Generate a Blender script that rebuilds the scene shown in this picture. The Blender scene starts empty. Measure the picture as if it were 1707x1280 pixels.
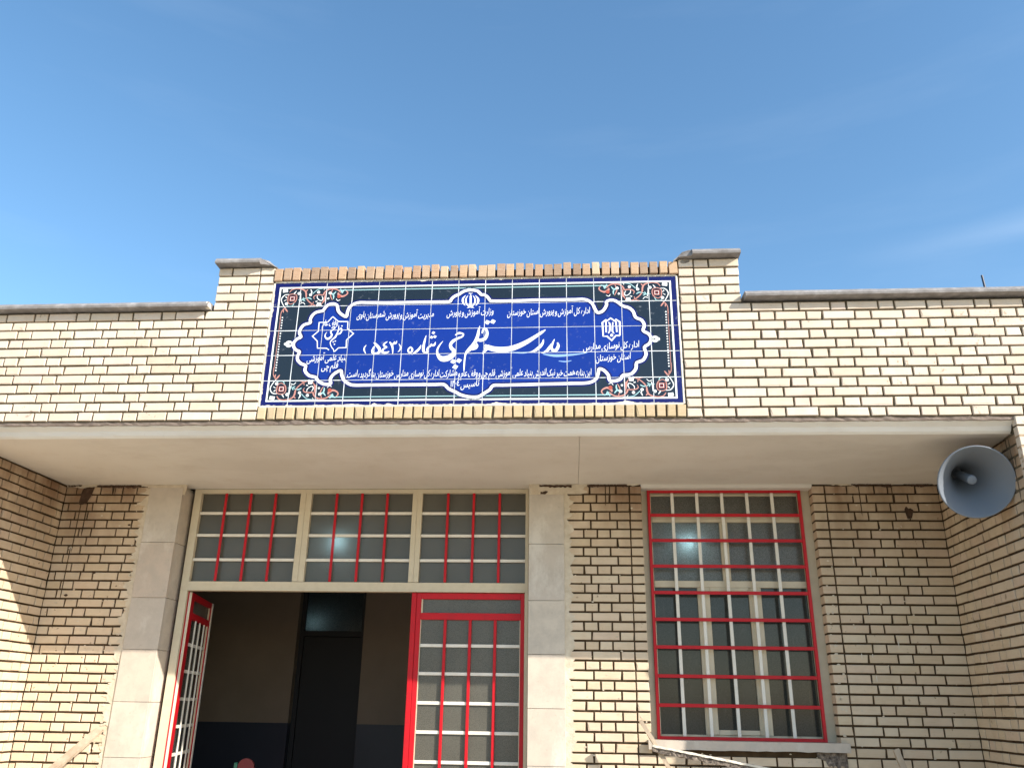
import bpy, bmesh, math, random, json
from mathutils import Vector, Matrix
import numpy as np
R = random.Random(7)
SC = bpy.context.scene
COL = SC.collection
EYE = 1.6                                     # height of the eye above the yard

# ------------------------------------------------------------------ camera, sky, sun, exposure
cam_d = bpy.data.cameras.new('camera')
cam = bpy.data.objects.new('camera', cam_d); COL.objects.link(cam)
cam_d.sensor_width = 36; cam_d.angle = math.radians(63.0418); cam_d.clip_end = 2000
pitch, yaw, roll = math.radians(21.048), math.radians(-4.129), math.radians(0.929)
fwd = Vector((math.sin(yaw)*math.cos(pitch), math.cos(yaw)*math.cos(pitch), math.sin(pitch)))
rt = fwd.cross(Vector((0, 0, 1))).normalized(); up = rt.cross(fwd)
rt2 = rt*math.cos(roll) + up*math.sin(roll); up2 = -rt*math.sin(roll) + up*math.cos(roll)
m = Matrix((rt2, up2, -fwd)).transposed().to_4x4(); m.translation = (0, 0, EYE)
cam.matrix_world = m
SC.camera = cam

SUN = Vector((1.5, -1.0, 1.02)).normalized()   # towards the sun
el = math.asin(SUN.z); az = math.atan2(SUN.x, SUN.y)
sd = bpy.data.lights.new('sun', 'SUN'); sd.energy = 4.8; sd.angle = math.radians(0.5); sd.color = (1.0, 0.94, 0.84)
so = bpy.data.objects.new('sun', sd); COL.objects.link(so)
so.rotation_euler = (-SUN).to_track_quat('-Z', 'Y').to_euler(); so.location = (6, -6, 9)

w = bpy.data.worlds.new('World'); SC.world = w; w.use_nodes = True
nt = w.node_tree; nt.nodes.clear()
def N(nt, t, **k):
    n = nt.nodes.new(t)
    for a, b in k.items():
        setattr(n, a, b)
    return n
out = N(nt, 'ShaderNodeOutputWorld'); bg = N(nt, 'ShaderNodeBackground'); bg.inputs[1].default_value = 0.15
sky = N(nt, 'ShaderNodeTexSky', sky_type='NISHITA'); sky.sun_disc = False
sky.sun_elevation = el; sky.sun_rotation = az; sky.air_density = 1.0; sky.dust_density = 0.6; sky.ozone_density = 1.6; sky.altitude = 20
geo = N(nt, 'ShaderNodeTexCoord')
mp = N(nt, 'ShaderNodeMapping'); mp.inputs['Scale'].default_value = (1.2, 1.2, 9.0); mp.inputs['Rotation'].default_value = (0.05, -0.07, 0)
nz = N(nt, 'ShaderNodeTexNoise'); nz.inputs['Scale'].default_value = 2.1; nz.inputs['Detail'].default_value = 7; nz.inputs['Roughness'].default_value = 0.55
mr = N(nt, 'ShaderNodeMapRange'); mr.inputs[1].default_value = 0.52; mr.inputs[2].default_value = 0.85; mr.inputs[4].default_value = 0.035
mx = N(nt, 'ShaderNodeMixRGB'); mx.inputs[2].default_value = (6.2, 6.6, 7.0, 1)
L = nt.links
L.new(geo.outputs['Generated'], mp.inputs[0]); L.new(mp.outputs[0], nz.inputs['Vector']); L.new(nz.outputs[0], mr.inputs[0])
L.new(mr.outputs[0], mx.inputs[0]); hs = N(nt, 'ShaderNodeHueSaturation'); hs.inputs['Saturation'].default_value = 1.15; hs.inputs['Hue'].default_value = 0.493; hs.inputs['Value'].default_value = 1.06
L.new(sky.outputs[0], hs.inputs['Color']); L.new(hs.outputs[0], mx.inputs[1]); # one thin cloud low on the right, a streak that runs on past the frame
sep = N(nt, 'ShaderNodeSeparateXYZ'); L.new(geo.outputs['Generated'], sep.inputs[0])
def wm(op, a, b=None, c=None):
    n = N(nt, 'ShaderNodeMath', operation=op)
    for i, v in enumerate((a, b, c)):
        if v is None: continue
        if hasattr(v, 'links'): L.new(v, n.inputs[i])
        else: n.inputs[i].default_value = v
    return n.outputs[0]
band_ = wm('MULTIPLY', wm('SUBTRACT', sep.outputs['Z'], wm('MULTIPLY_ADD', sep.outputs['X'], .0, .461)), 95.0)
wob = wm('MULTIPLY', wm('SUBTRACT', nz.outputs[0], .5), 4.0)
dd = wm('ADD', band_, wob)
gs = wm('POWER', 2.718, wm('MULTIPLY', wm('MULTIPLY', dd, dd), -1.0))
fx = N(nt, 'ShaderNodeMapRange'); fx.inputs[1].default_value = .30; fx.inputs[2].default_value = .52; fx.inputs[4].default_value = .10; L.new(sep.outputs['X'], fx.inputs[0])
cm = N(nt, 'ShaderNodeMixRGB'); cm.inputs[2].default_value = (6.2, 6.6, 7.0, 1)
L.new(wm('MULTIPLY', gs, fx.outputs[0]), cm.inputs[0]); L.new(mx.outputs[0], cm.inputs[1]); L.new(cm.outputs[0], bg.inputs[0]); L.new(bg.outputs[0], out.inputs[0])

SC.view_settings.view_transform = 'Standard'; SC.view_settings.look = 'None'
SC.view_settings.exposure = 0.75; SC.view_settings.gamma = 1; SC.view_settings.use_curve_mapping = False
SC.cycles.use_denoising = True
SC.cycles.max_bounces = 8

# ------------------------------------------------------------------ materials
def new_mat(name):
    m_ = bpy.data.materials.new(name); m_.use_nodes = True
    t = m_.node_tree; b = t.nodes['Principled BSDF']
    return m_, t, b
def ramp(t, stops):
    r = N(t, 'ShaderNodeValToRGB'); e = r.color_ramp.elements
    e[0].position, e[0].color = stops[0][0], (*stops[0][1], 1)
    e[1].position, e[1].color = stops[-1][0], (*stops[-1][1], 1)
    for p, c in stops[1:-1]:
        x = e.new(p); x.color = (*c, 1)
    return r
def noise(t, scale, detail=4, rough=.55, vec=None, stretch=None):
    n = N(t, 'ShaderNodeTexNoise'); n.inputs['Scale'].default_value = scale; n.inputs['Detail'].default_value = detail; n.inputs['Roughness'].default_value = rough
    g = N(t, 'ShaderNodeNewGeometry')
    src = g.outputs['Position']
    if stretch:
        mm = N(t, 'ShaderNodeMapping'); mm.inputs['Scale'].default_value = stretch
        t.links.new(src, mm.inputs[0]); src = mm.outputs[0]
    t.links.new(src, n.inputs['Vector'])
    return n
def mixc(t, fac, a, b, mode='MIX'):
    n = N(t, 'ShaderNodeMixRGB', blend_type=mode)
    for i, v in ((0, fac), (1, a), (2, b)):
        if hasattr(v, 'is_output') or hasattr(v, 'links'):
            t.links.new(v, n.inputs[i])
        elif i == 0: n.inputs[0].default_value = v
        else: n.inputs[i].default_value = (*v, 1)
    return n.outputs[0]
def math_(t, op, a, b=None, clamp=False):
    n = N(t, 'ShaderNodeMath', operation=op); n.use_clamp = clamp
    for i, v in ((0, a), (1, b)):
        if v is None: continue
        if hasattr(v, 'links'): t.links.new(v, n.inputs[i])
        else: n.inputs[i].default_value = v
    return n.outputs[0]
def maprange(t, v, a, b, c=0, d=1):
    n = N(t, 'ShaderNodeMapRange'); t.links.new(v, n.inputs[0])
    for i, x in ((1, a), (2, b), (3, c), (4, d)): n.inputs[i].default_value = x
    return n.outputs[0]
def bump(t, b, h, strength, dist):
    n = N(t, 'ShaderNodeBump'); n.inputs['Strength'].default_value = strength; n.inputs['Distance'].default_value = dist
    t.links.new(h, n.inputs['Height']); t.links.new(n.outputs[0], b.inputs['Normal'])

def brick_mat(name, stops, stain=None, spots=0.0):
    m_, t, b = new_mat(name)
    oi = N(t, 'ShaderNodeObjectInfo'); g = N(t, 'ShaderNodeNewGeometry')
    rnd = math_(t, 'FRACT', math_(t, 'ADD', oi.outputs['Random'], g.outputs['Random Per Island']))
    rp = ramp(t, stops); t.links.new(rnd, rp.inputs[0]); c = rp.outputs[0]
    n1 = noise(t, 9, 5, .6); c = mixc(t, maprange(t, n1.outputs[0], .35, .75, 0, .28), c, (0.36, 0.25, 0.15), 'MIX')
    n2 = noise(t, 60, 4, .7, stretch=(.25, .25, 2.2)); c = mixc(t, maprange(t, n2.outputs[0], .3, .7, 0, .22), c, (0.75, 0.68, 0.55), 'MIX')
    if spots:
        n4 = noise(t, 26, 3, .5); n5 = noise(t, 1.7, 2, .5)
        s = math_(t, 'MULTIPLY', maprange(t, n4.outputs[0], .66, .72), maprange(t, n5.outputs[0], .5, .6))
        c = mixc(t, math_(t, 'MULTIPLY', s, spots), c, (0.16, 0.09, 0.055))
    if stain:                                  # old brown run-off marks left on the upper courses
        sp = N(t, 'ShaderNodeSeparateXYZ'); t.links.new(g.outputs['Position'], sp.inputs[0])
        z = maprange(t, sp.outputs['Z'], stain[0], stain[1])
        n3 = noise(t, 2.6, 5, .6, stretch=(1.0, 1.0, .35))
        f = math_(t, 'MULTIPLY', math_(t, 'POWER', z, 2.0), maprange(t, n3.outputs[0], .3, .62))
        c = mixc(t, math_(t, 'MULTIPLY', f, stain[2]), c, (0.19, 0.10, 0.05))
    t.links.new(c, b.inputs['Base Color']); b.inputs['Roughness'].default_value = .85
    b.inputs['Specular IOR Level'].default_value = .25
    n6 = noise(t, 140, 4, .7, stretch=(.5, .5, 1.6)); bump(t, b, n6.outputs[0], .5, .0025)
    return m_
CREAM = [(0, (.57, .465, .36)), (.3, (.635, .545, .45)), (.5, (.595, .49, .395)), (.7, (.655, .57, .475)), (.85, (.61, .495, .42)), (1, (.585, .49, .375))]
M = {}
M['brick'] = brick_mat('cream_brick', CREAM, None, .5)
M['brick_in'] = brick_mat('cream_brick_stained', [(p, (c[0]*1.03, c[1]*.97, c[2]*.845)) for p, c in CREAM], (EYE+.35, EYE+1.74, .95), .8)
M['soldier_top'] = brick_mat('tan_pink_brick', [(0, (.30, .16, .10)), (.22, (.46, .29, .17)), (.4, (.26, .14, .09)), (.55, (.58, .43, .29)), (.75, (.32, .20, .13)), (1, (.22, .13, .085))], None, .5)
M['soldier_low'] = brick_mat('tan_brick', [(0, (.44, .33, .18)), (.5, (.50, .39, .23)), (1, (.42, .31, .18))], None, .3)

def rough_mat(name, stops, scale=12, rough=.9, bumps=(60, .4, .004), spec=.2, stretch=None):
    m_, t, b = new_mat(name)
    n = noise(t, scale, 6, .6, stretch=stretch); rp = ramp(t, stops); t.links.new(n.outputs[0], rp.inputs[0])
    t.links.new(rp.outputs[0], b.inputs['Base Color']); b.inputs['Roughness'].default_value = rough
    b.inputs['Specular IOR Level'].default_value = spec
    if bumps:
        n2 = noise(t, bumps[0], 5, .65); bump(t, b, n2.outputs[0], bumps[1], bumps[2])
    return m_
M['mortar'] = rough_mat('brown_mortar', [(.3, (.075, .058, .036)), (.7, (.14, .11, .07))])
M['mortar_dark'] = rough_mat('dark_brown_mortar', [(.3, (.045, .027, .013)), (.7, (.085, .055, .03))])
M['mortar_white'] = rough_mat('pale_mortar', [(.3, (.58, .52, .43)), (.7, (.72, .67, .58))], 18)
M['coping'] = rough_mat('grey_cement', [(.3, (.18, .165, .16)), (.55, (.25, .235, .23)), (.75, (.36, .34, .33))], 16, .85, (60, .3, .004))
M['lump'] = rough_mat('lumpy_cement', [(.35, (.10, .085, .075)), (.6, (.30, .26, .22)), (.75, (.5, .44, .36))], 22, .9, (60, 1, .01))
M['ground'] = rough_mat('dusty_concrete', [(.3, (.38, .32, .235)), (.7, (.47, .405, .31))], 1.3, .95, (30, .4, .01))
M['fringe'] = rough_mat('smeared_plaster', [(.3, (.50, .42, .31)), (.7, (.66, .58, .46))], 14, .9, (50, .8, .006))
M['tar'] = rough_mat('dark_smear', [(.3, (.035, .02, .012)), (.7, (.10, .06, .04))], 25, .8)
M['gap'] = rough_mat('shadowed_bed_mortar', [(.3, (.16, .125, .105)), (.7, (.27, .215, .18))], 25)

def plaster_mat():
    m_, t, b = new_mat('soffit_plaster')
    n = noise(t, .9, 3, .5); n2 = noise(t, 5, 6, .65)
    c = ramp(t, [(.3, (.66, .62, .56)), (.7, (.74, .705, .65))]); t.links.new(n.outputs[0], c.inputs[0])
    cc = mixc(t, maprange(t, n2.outputs[0], .5, .8, 0, .25), c.outputs[0], (.48, .40, .32))
    t.links.new(cc, b.inputs['Base Color']); b.inputs['Roughness'].default_value = .7; b.inputs['Specular IOR Level'].default_value = .3
    n8 = noise(t, 1.3, 6, .6, stretch=(.7, 1.6, 1)); cc = mixc(t, maprange(t, n8.outputs[0], .52, .60, 0, .16), cc, (.47, .42, .36))
    n7 = noise(t, 70, 3, .6); cc = mixc(t, maprange(t, n7.outputs[0], .70, .76, 0, .4), cc, (.34, .28, .22)); t.links.new(cc, b.inputs['Base Color'])
    n3 = noise(t, 2.5, 3, .5, stretch=(.4, 1.5, 1)); bump(t, b, n3.outputs[0], .35, .02)
    return m_
M['plaster'] = plaster_mat()
M['casing'] = rough_mat('beige_casing_plaster', [(.3, (.47, .40, .29)), (.7, (.56, .49, .37))], 8, .7, (40, .3, .003))
def stone_mat():
    m_, t, b = new_mat('cream_stone_slab')
    oi = N(t, 'ShaderNodeObjectInfo')
    rp = ramp(t, [(0, (.53, .44, .36)), (.35, (.58, .51, .42)), (.7, (.50, .44, .375)), (1, (.60, .54, .46))]); t.links.new(oi.outputs['Random'], rp.inputs[0])
    n = noise(t, 6, 8, .68); c = mixc(t, maprange(t, n.outputs[0], .42, .62, 0, .6), rp.outputs[0], (.42, .37, .31))
    nw = noise(t, 3.1, 8, .7, stretch=(1, 1, .5)); c = mixc(t, maprange(t, nw.outputs[0], .54, .66, 0, .55), c, (.68, .64, .57))
    n2 = noise(t, 45, 4, .7); c = mixc(t, maprange(t, n2.outputs[0], .62, .7, 0, .35), c, (.30, .24, .18))
    t.links.new(c, b.inputs['Base Color']); b.inputs['Roughness'].default_value = .6
    n3 = noise(t, 90, 4, .6); bump(t, b, n3.outputs[0], .3, .002)
    return m_
M['stone'] = stone_mat()
def paint(name, col, rough=.35, dirt=.25, dcol=(.25, .2, .15)):
    m_, t, b = new_mat(name)
    n = noise(t, 14, 5, .65); c = mixc(t, maprange(t, n.outputs[0], .45, .75, 0, dirt), col, dcol)
    n9 = noise(t, 55, 4, .7); c = mixc(t, maprange(t, n9.outputs[0], .66, .74, 0, .55), c, (.16, .09, .05))
    t.links.new(c, b.inputs['Base Color']); b.inputs['Roughness'].default_value = rough; b.inputs['Specular IOR Level'].default_value = .28
    n2 = noise(t, 50, 3, .5); bump(t, b, n2.outputs[0], .25, .001)
    return m_
M['red'] = paint('red_gloss_paint', (.50, .006, .014), .45, .35, (.26, .015, .02))
M['white'] = paint('white_gloss_paint', (.74, .70, .62), .35, .25, (.45, .38, .28))
M['beige'] = paint('cream_gloss_paint', (.60, .52, .38), .35, .3, (.42, .34, .22))
def glass_mat(name, col, trans, rough, spec=.5, bmp=.6):
    m_, t, b = new_mat(name)
    n0 = noise(t, 3, 4, .6); c = mixc(t, maprange(t, n0.outputs[0], .4, .75, 0, .4), col, tuple(x*1.7 for x in col))
    ns = noise(t, 18, 4, .6, stretch=(3, 1, .22)); c = mixc(t, maprange(t, ns.outputs[0], .62, .8, 0, .35), c, (.22, .21, .18))
    nd = noise(t, 240, 1, .5); c = mixc(t, maprange(t, nd.outputs[0], .74, .78, 0, .6), c, (.4, .38, .34))
    t.links.new(c, b.inputs['Base Color']); b.inputs['Roughness'].default_value = rough; b.inputs['IOR'].default_value = 1.5
    b.inputs['Specular IOR Level'].default_value = spec
    tr = N(t, 'ShaderNodeBsdfTranslucent'); nt_ = noise(t, 190, 2, .6); tc = mixc(t, maprange(t, nt_.outputs[0], .35, .65), (.35, .42, .43), (.85, .95, .95)); t.links.new(tc, tr.inputs[0])
    ms = N(t, 'ShaderNodeMixShader'); ms.inputs[0].default_value = trans
    o = t.nodes['Material Output']; t.links.new(b.outputs[0], ms.inputs[1]); t.links.new(tr.outputs[0], ms.inputs[2]); t.links.new(ms.outputs[0], o.inputs[0])
    n = noise(t, 160, 2, .5); nn = N(t, 'ShaderNodeBump'); nn.inputs['Strength'].default_value = bmp; nn.inputs['Distance'].default_value = .0015
    t.links.new(n.outputs[0], nn.inputs['Height']); t.links.new(nn.outputs[0], b.inputs['Normal'])
    return m_
M['glass'] = glass_mat('frosted_grey_glass', (.115, .105, .085), .30, .22, .6)
M['glass_win'] = glass_mat('dark_window_glass', (.040, .042, .037), .08, .10, .35, 0.0)
M['glass_dim'] = glass_mat('dusty_dark_glass', (.02, .022, .022), .3, .15)
def flat(name, col, rough=.5, metal=0):
    m_, t, b = new_mat(name); b.inputs['Base Color'].default_value = (*col, 1); b.inputs['Roughness'].default_value = rough; b.inputs['Metallic'].default_value = metal
    return m_
def glaze(name, col, dirt=.12):
    m_, t, b = new_mat(name)
    oi = N(t, 'ShaderNodeObjectInfo')
    c = mixc(t, maprange(t, oi.outputs['Random'], 0, 1, 0, .3), col, tuple(min(1, x*1.5+.004) for x in col))
    n = noise(t, 30, 5, .7); n2 = noise(t, 3, 3, .5)
    f = math_(t, 'MULTIPLY', maprange(t, n.outputs[0], .6, .72), maprange(t, n2.outputs[0], .45, .6))
    c = mixc(t, math_(t, 'MULTIPLY', f, dirt*3), c, (.35, .38, .42))
    t.links.new(c, b.inputs['Base Color']); b.inputs['Roughness'].default_value = .16; b.inputs['IOR'].default_value = 1.5
    n3 = noise(t, 7, 2, .5); bump(t, b, n3.outputs[0], .12, .004)
    return m_
GL = {'n': glaze('glaze_navy', (.010, .016, .024)), 'b': glaze('glaze_cobalt', (.003, .022, .21)), 'd': glaze('glaze_deep_blue', (.005, .005, .085)),
      'w': glaze('glaze_white', (.80, .82, .80), .03), 'p': glaze('glaze_pink', (.46, .21, .17)), 'r': glaze('glaze_red', (.36, .07, .04)),
      'c': glaze('glaze_pale_cyan', (.30, .50, .52)), 'k': glaze('glaze_maroon', (.10, .012, .01)), 's': glaze('glaze_smear', (.22, .36, .62))}
GK = list(GL)
M['grout'] = rough_mat('white_grout', [(.3, (.72, .76, .80)), (.7, (.86, .88, .9))], 20, .8, None)
M['horn'] = paint('grey_horn_enamel', (.17, .19, .22), .42, .3, (.2, .2, .2))
M['steel'] = flat('dull_steel', (.2, .2, .2), .5, .8)
M['wood'] = rough_mat('weathered_wood', [(.3, (.30, .22, .15)), (.7, (.50, .41, .31))], 9, .85, (70, .8, .004), stretch=(1, 1, .2))
M['shaggy'] = rough_mat('mortar_crusted_wood', [(.35, (.05, .04, .035)), (.6, (.26, .21, .17)), (.75, (.45, .38, .3))], 38, .9, (60, 1, .012))
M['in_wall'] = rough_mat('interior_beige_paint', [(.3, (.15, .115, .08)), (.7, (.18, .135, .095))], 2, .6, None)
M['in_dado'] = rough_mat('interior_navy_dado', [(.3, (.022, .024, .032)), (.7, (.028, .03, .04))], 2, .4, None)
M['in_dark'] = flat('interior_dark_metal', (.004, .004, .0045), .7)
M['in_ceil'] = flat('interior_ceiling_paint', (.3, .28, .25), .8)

# ------------------------------------------------------------------ mesh helpers
def empty(name, loc=(0, 0, 0), label=None, cat=None, group=None):
    o = bpy.data.objects.new(name, None); COL.objects.link(o); o.location = loc; o.empty_display_size = .1
    if label: o['label'] = label
    if cat: o['category'] = cat; o['kind'] = 'thing'
    if group: o['group'] = group
    return o
def put(name, me, parent=None, loc=None, mat=None):
    o = bpy.data.objects.new(name, me); COL.objects.link(o)
    if mat: me.materials.append(mat)
    if parent:
        o.parent = parent
        if loc is None: o.location = -Vector(ORG.get(parent.name, (0, 0, 0)))     # world coordinates in the mesh
        else: o.location = Vector(loc) - Vector(ORG.get(parent.name, (0, 0, 0)))
    elif loc is not None: o.location = loc
    return o
ORG = {}
def root(name, loc, **k):
    o = empty(name, loc, **k); ORG[o.name] = tuple(loc); return o
class MB:
    def __init__(s): s.v, s.f, s.mi = [], [], []
    def add(s, vs, fs, mi=0):
        o = len(s.v); s.v += [tuple(p) for p in vs]; s.f += [tuple(i+o for i in f) for f in fs]; s.mi += [mi]*len(fs)
    def box(s, x0, x1, y0, y1, z0, z1, mi=0):
        s.add([(x0, y0, z0), (x1, y0, z0), (x1, y1, z0), (x0, y1, z0), (x0, y0, z1), (x1, y0, z1), (x1, y1, z1), (x0, y1, z1)],
              [(0, 3, 2, 1), (4, 5, 6, 7), (0, 1, 5, 4), (1, 2, 6, 5), (2, 3, 7, 6), (3, 0, 4, 7)], mi)
    def beam(s, a, b, w_, h, mi=0, upv=(0, 0, 1)):
        a, b = Vector(a), Vector(b); d = (b-a).normalized(); u = Vector(upv)
        sx = d.cross(u).normalized()*w_/2; sy = sx.cross(d).normalized()*h/2
        s.add([a-sx-sy, a+sx-sy, a+sx+sy, a-sx+sy, b-sx-sy, b+sx-sy, b+sx+sy, b-sx+sy], [(0, 3, 2, 1), (4, 5, 6, 7), (0, 1, 5, 4), (1, 2, 6, 5), (2, 3, 7, 6), (3, 0, 4, 7)], mi)
    def prism(s, prof, x0, x1, mi=0):       # prof: (y,z) polygon swept along x
        n = len(prof)
        s.add([(x0, y, z) for y, z in prof] + [(x1, y, z) for y, z in prof], [tuple(range(n))[::-1], tuple(range(n, 2*n))] + [(i, (i+1) % n, n+(i+1) % n, n+i) for i in range(n)], mi)
    def tube(s, a, b, r0, r1=None, n=16, mi=0):
        a, b = Vector(a), Vector(b); d = (b-a).normalized(); u = d.orthogonal().normalized(); v = d.cross(u); r1 = r0 if r1 is None else r1
        vs = [a+(u*math.cos(t)+v*math.sin(t))*r0 for t in [2*math.pi*i/n for i in range(n)]] + [b+(u*math.cos(t)+v*math.sin(t))*r1 for t in [2*math.pi*i/n for i in range(n)]]
        s.add(vs, [tuple(range(n))[::-1], tuple(range(n, 2*n))] + [(i, (i+1) % n, n+(i+1) % n, n+i) for i in range(n)], mi)
    def mesh(s, name, mats, smooth=False):
        me = bpy.data.meshes.new(name); me.from_pydata(s.v, [], s.f)
        for mm in (mats if isinstance(mats, (list, tuple)) else [mats]): me.materials.append(mm)
        me.polygons.foreach_set('material_index', s.mi)
        if smooth: me.polygons.foreach_set('use_smooth', [True]*len(s.f))
        me.update(); return me
    def build(s, name, mats, parent=None, bevel=0, smooth=False):
        me = s.mesh(name, mats, smooth)
        bm = bmesh.new(); bm.from_mesh(me); bmesh.ops.recalc_face_normals(bm, faces=bm.faces)
        if bevel:
            bmesh.ops.bevel(bm, geom=bm.edges[:], offset=bevel, segments=1, affect='EDGES', profile=.5)
        bm.to_mesh(me); bm.free()
        return put(name, me, parent)
def box(name, x0, x1, y0, y1, z0, z1, mat, parent=None, bevel=0):
    b = MB(); b.box(x0, x1, y0, y1, z0, z1); return b.build(name, mat, parent, bevel)

# ------------------------------------------------------------------ bricks
BM = {}
def brick_shape(l, h, var, d=.05):
    rr = random.Random(var*131+int(l*1000)*7+int(h*1000))
    j = lambda a=.0011: rr.uniform(-a, a)
    c = .0030
    fr = [(c+j(), 0, c+j()), (l-c+j(), 0, c+j()), (l-c+j(), 0, h-c+j()), (c+j(), 0, h-c+j())]
    fr = [(x, j(.0008), z) for x, _, z in fr]
    md = [(0+j(), .003, 0+j()), (l+j(), .003, 0+j()), (l+j(), .003, h+j()), (0+j(), .003, h+j())]
    if rr.random() < .5:                     # a chipped corner
        k = rr.randrange(4); x, y, z = fr[k]; cx, cz = l/2, h/2
        q = rr.uniform(.004, .015); fr[k] = (x+q*(1 if x < cx else -1), .001, z+q*.6*(1 if z < cz else -1))
        x, y, z = md[k]; md[k] = (x+q*.4*(1 if x < cx else -1), .004, z)
    bk = [(0, d, 0), (l, d, 0), (l, d, h), (0, d, h)]
    vs = fr+md+bk
    fs = [(0, 1, 2, 3)] + [(4+i, 4+(i+1) % 4, (i+1) % 4, i) for i in range(4)] + [(8+i, 8+(i+1) % 4, 4+(i+1) % 4, 4+i) for i in range(4)] + [(11, 10, 9, 8)]
    return vs, fs
def brick_mesh(l, h, mat, var):
    l = round(l/.004)*.004; key = (round(l, 4), round(h, 4), mat.name, var)
    if key not in BM:
        vs, fs = brick_shape(l, h, var); me = bpy.data.meshes.new('brick'); me.from_pydata(vs, [], fs); me.materials.append(mat); me.update(); BM[key] = me
    return BM[key]
FPX = 835.0                                   # focal length in pixels of the scored picture
def seen(p):
    v = Vector(p) - Vector((0, 0, EYE)); d = v.dot(fwd)
    if d < .1: return None
    return (512+FPX*v.dot(rt2)/d, 383.5-FPX*v.dot(up2)/d, d)
def lay(parent, items, mat, limit=300):
    """items: (origin, angle about z, length, height, outward jitter) ; the `limit` largest in view are bricks, the rest one stuff mesh"""
    sc_ = []
    for it in items:
        o, a, l, h = it[:4]; ux = Vector((math.cos(a), math.sin(a), 0))
        q = [seen(Vector(o)+ux*l*s+Vector((0, 0, h*t))) for s, t in ((0, 0), (1, 0), (1, 1), (0, 1))]
        ok = all(p and -1 < p[0] < 1025 and -1 < p[1] < 768 for p in q)
        part = any(p and 0 < p[0] < 1024 and 0 < p[1] < 767 for p in q)
        ar = 0
        if part or ok:
            qq = [(min(1024, max(0, p[0])), min(767, max(0, p[1]))) for p in q]
            ar = abs(sum(qq[i][0]*qq[(i+1) % 4][1]-qq[(i+1) % 4][0]*qq[i][1] for i in range(4)))/2
        sc_.append(ar)
    order = sorted(range(len(items)), key=lambda i: -sc_[i])
    single = set(i for i in order[:limit] if sc_[i] > 12)
    mb = MB(); cnt = 0
    for i, it in enumerate(items):
        o, a, l, h = it[:4]
        if i in single:
            me = brick_mesh(l, h, mat, R.randrange(7))
            ob = bpy.data.objects.new('brick', me); COL.objects.link(ob); ob.parent = parent
            ob.location = Vector(o)-Vector(ORG[parent.name]); ob.rotation_euler = (R.uniform(-.012, .012), R.uniform(-.005, .005), a+R.uniform(-.004, .004))
            ob.scale = (l/(round(l/.004)*.004), 1, 1)
            cnt += 1
        else:
            vs, fs = brick_shape(l, h, R.randrange(9)); ux = Vector((math.cos(a), math.sin(a), 0)); uy = Vector((-math.sin(a), math.cos(a), 0))
            mb.add([Vector(o)+ux*x+uy*y+Vector((0, 0, z)) for x, y, z in vs], fs)
    if mb.v:
        o = put('far_brickwork', mb.mesh('far_brickwork', mat), parent); o['kind'] = 'stuff'
    return cnt
S_, H_, J_ = .2045, .0955, .0135
def seq_row(n, first, pat):
    """lengths along a row: first piece list then repeating pattern"""
    out_ = list(first); k = 0
    while len(out_) < n: out_.append(pat[k % len(pat)]); k += 1
    return out_
# ------------------------------------------------------------------ the yard
g = MB(); g.box(-300, 300, -300, 7.0, -.3, 0); o = g.build('ground', M['ground']); o['kind'] = 'structure'; o['label'] = 'dusty concrete school yard in front of the entrance'
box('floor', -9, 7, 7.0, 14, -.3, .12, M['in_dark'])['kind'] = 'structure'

FY = 5.4; WY = 6.85; zc = lambda z: z+EYE
SOF = zc(1.738)
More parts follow.
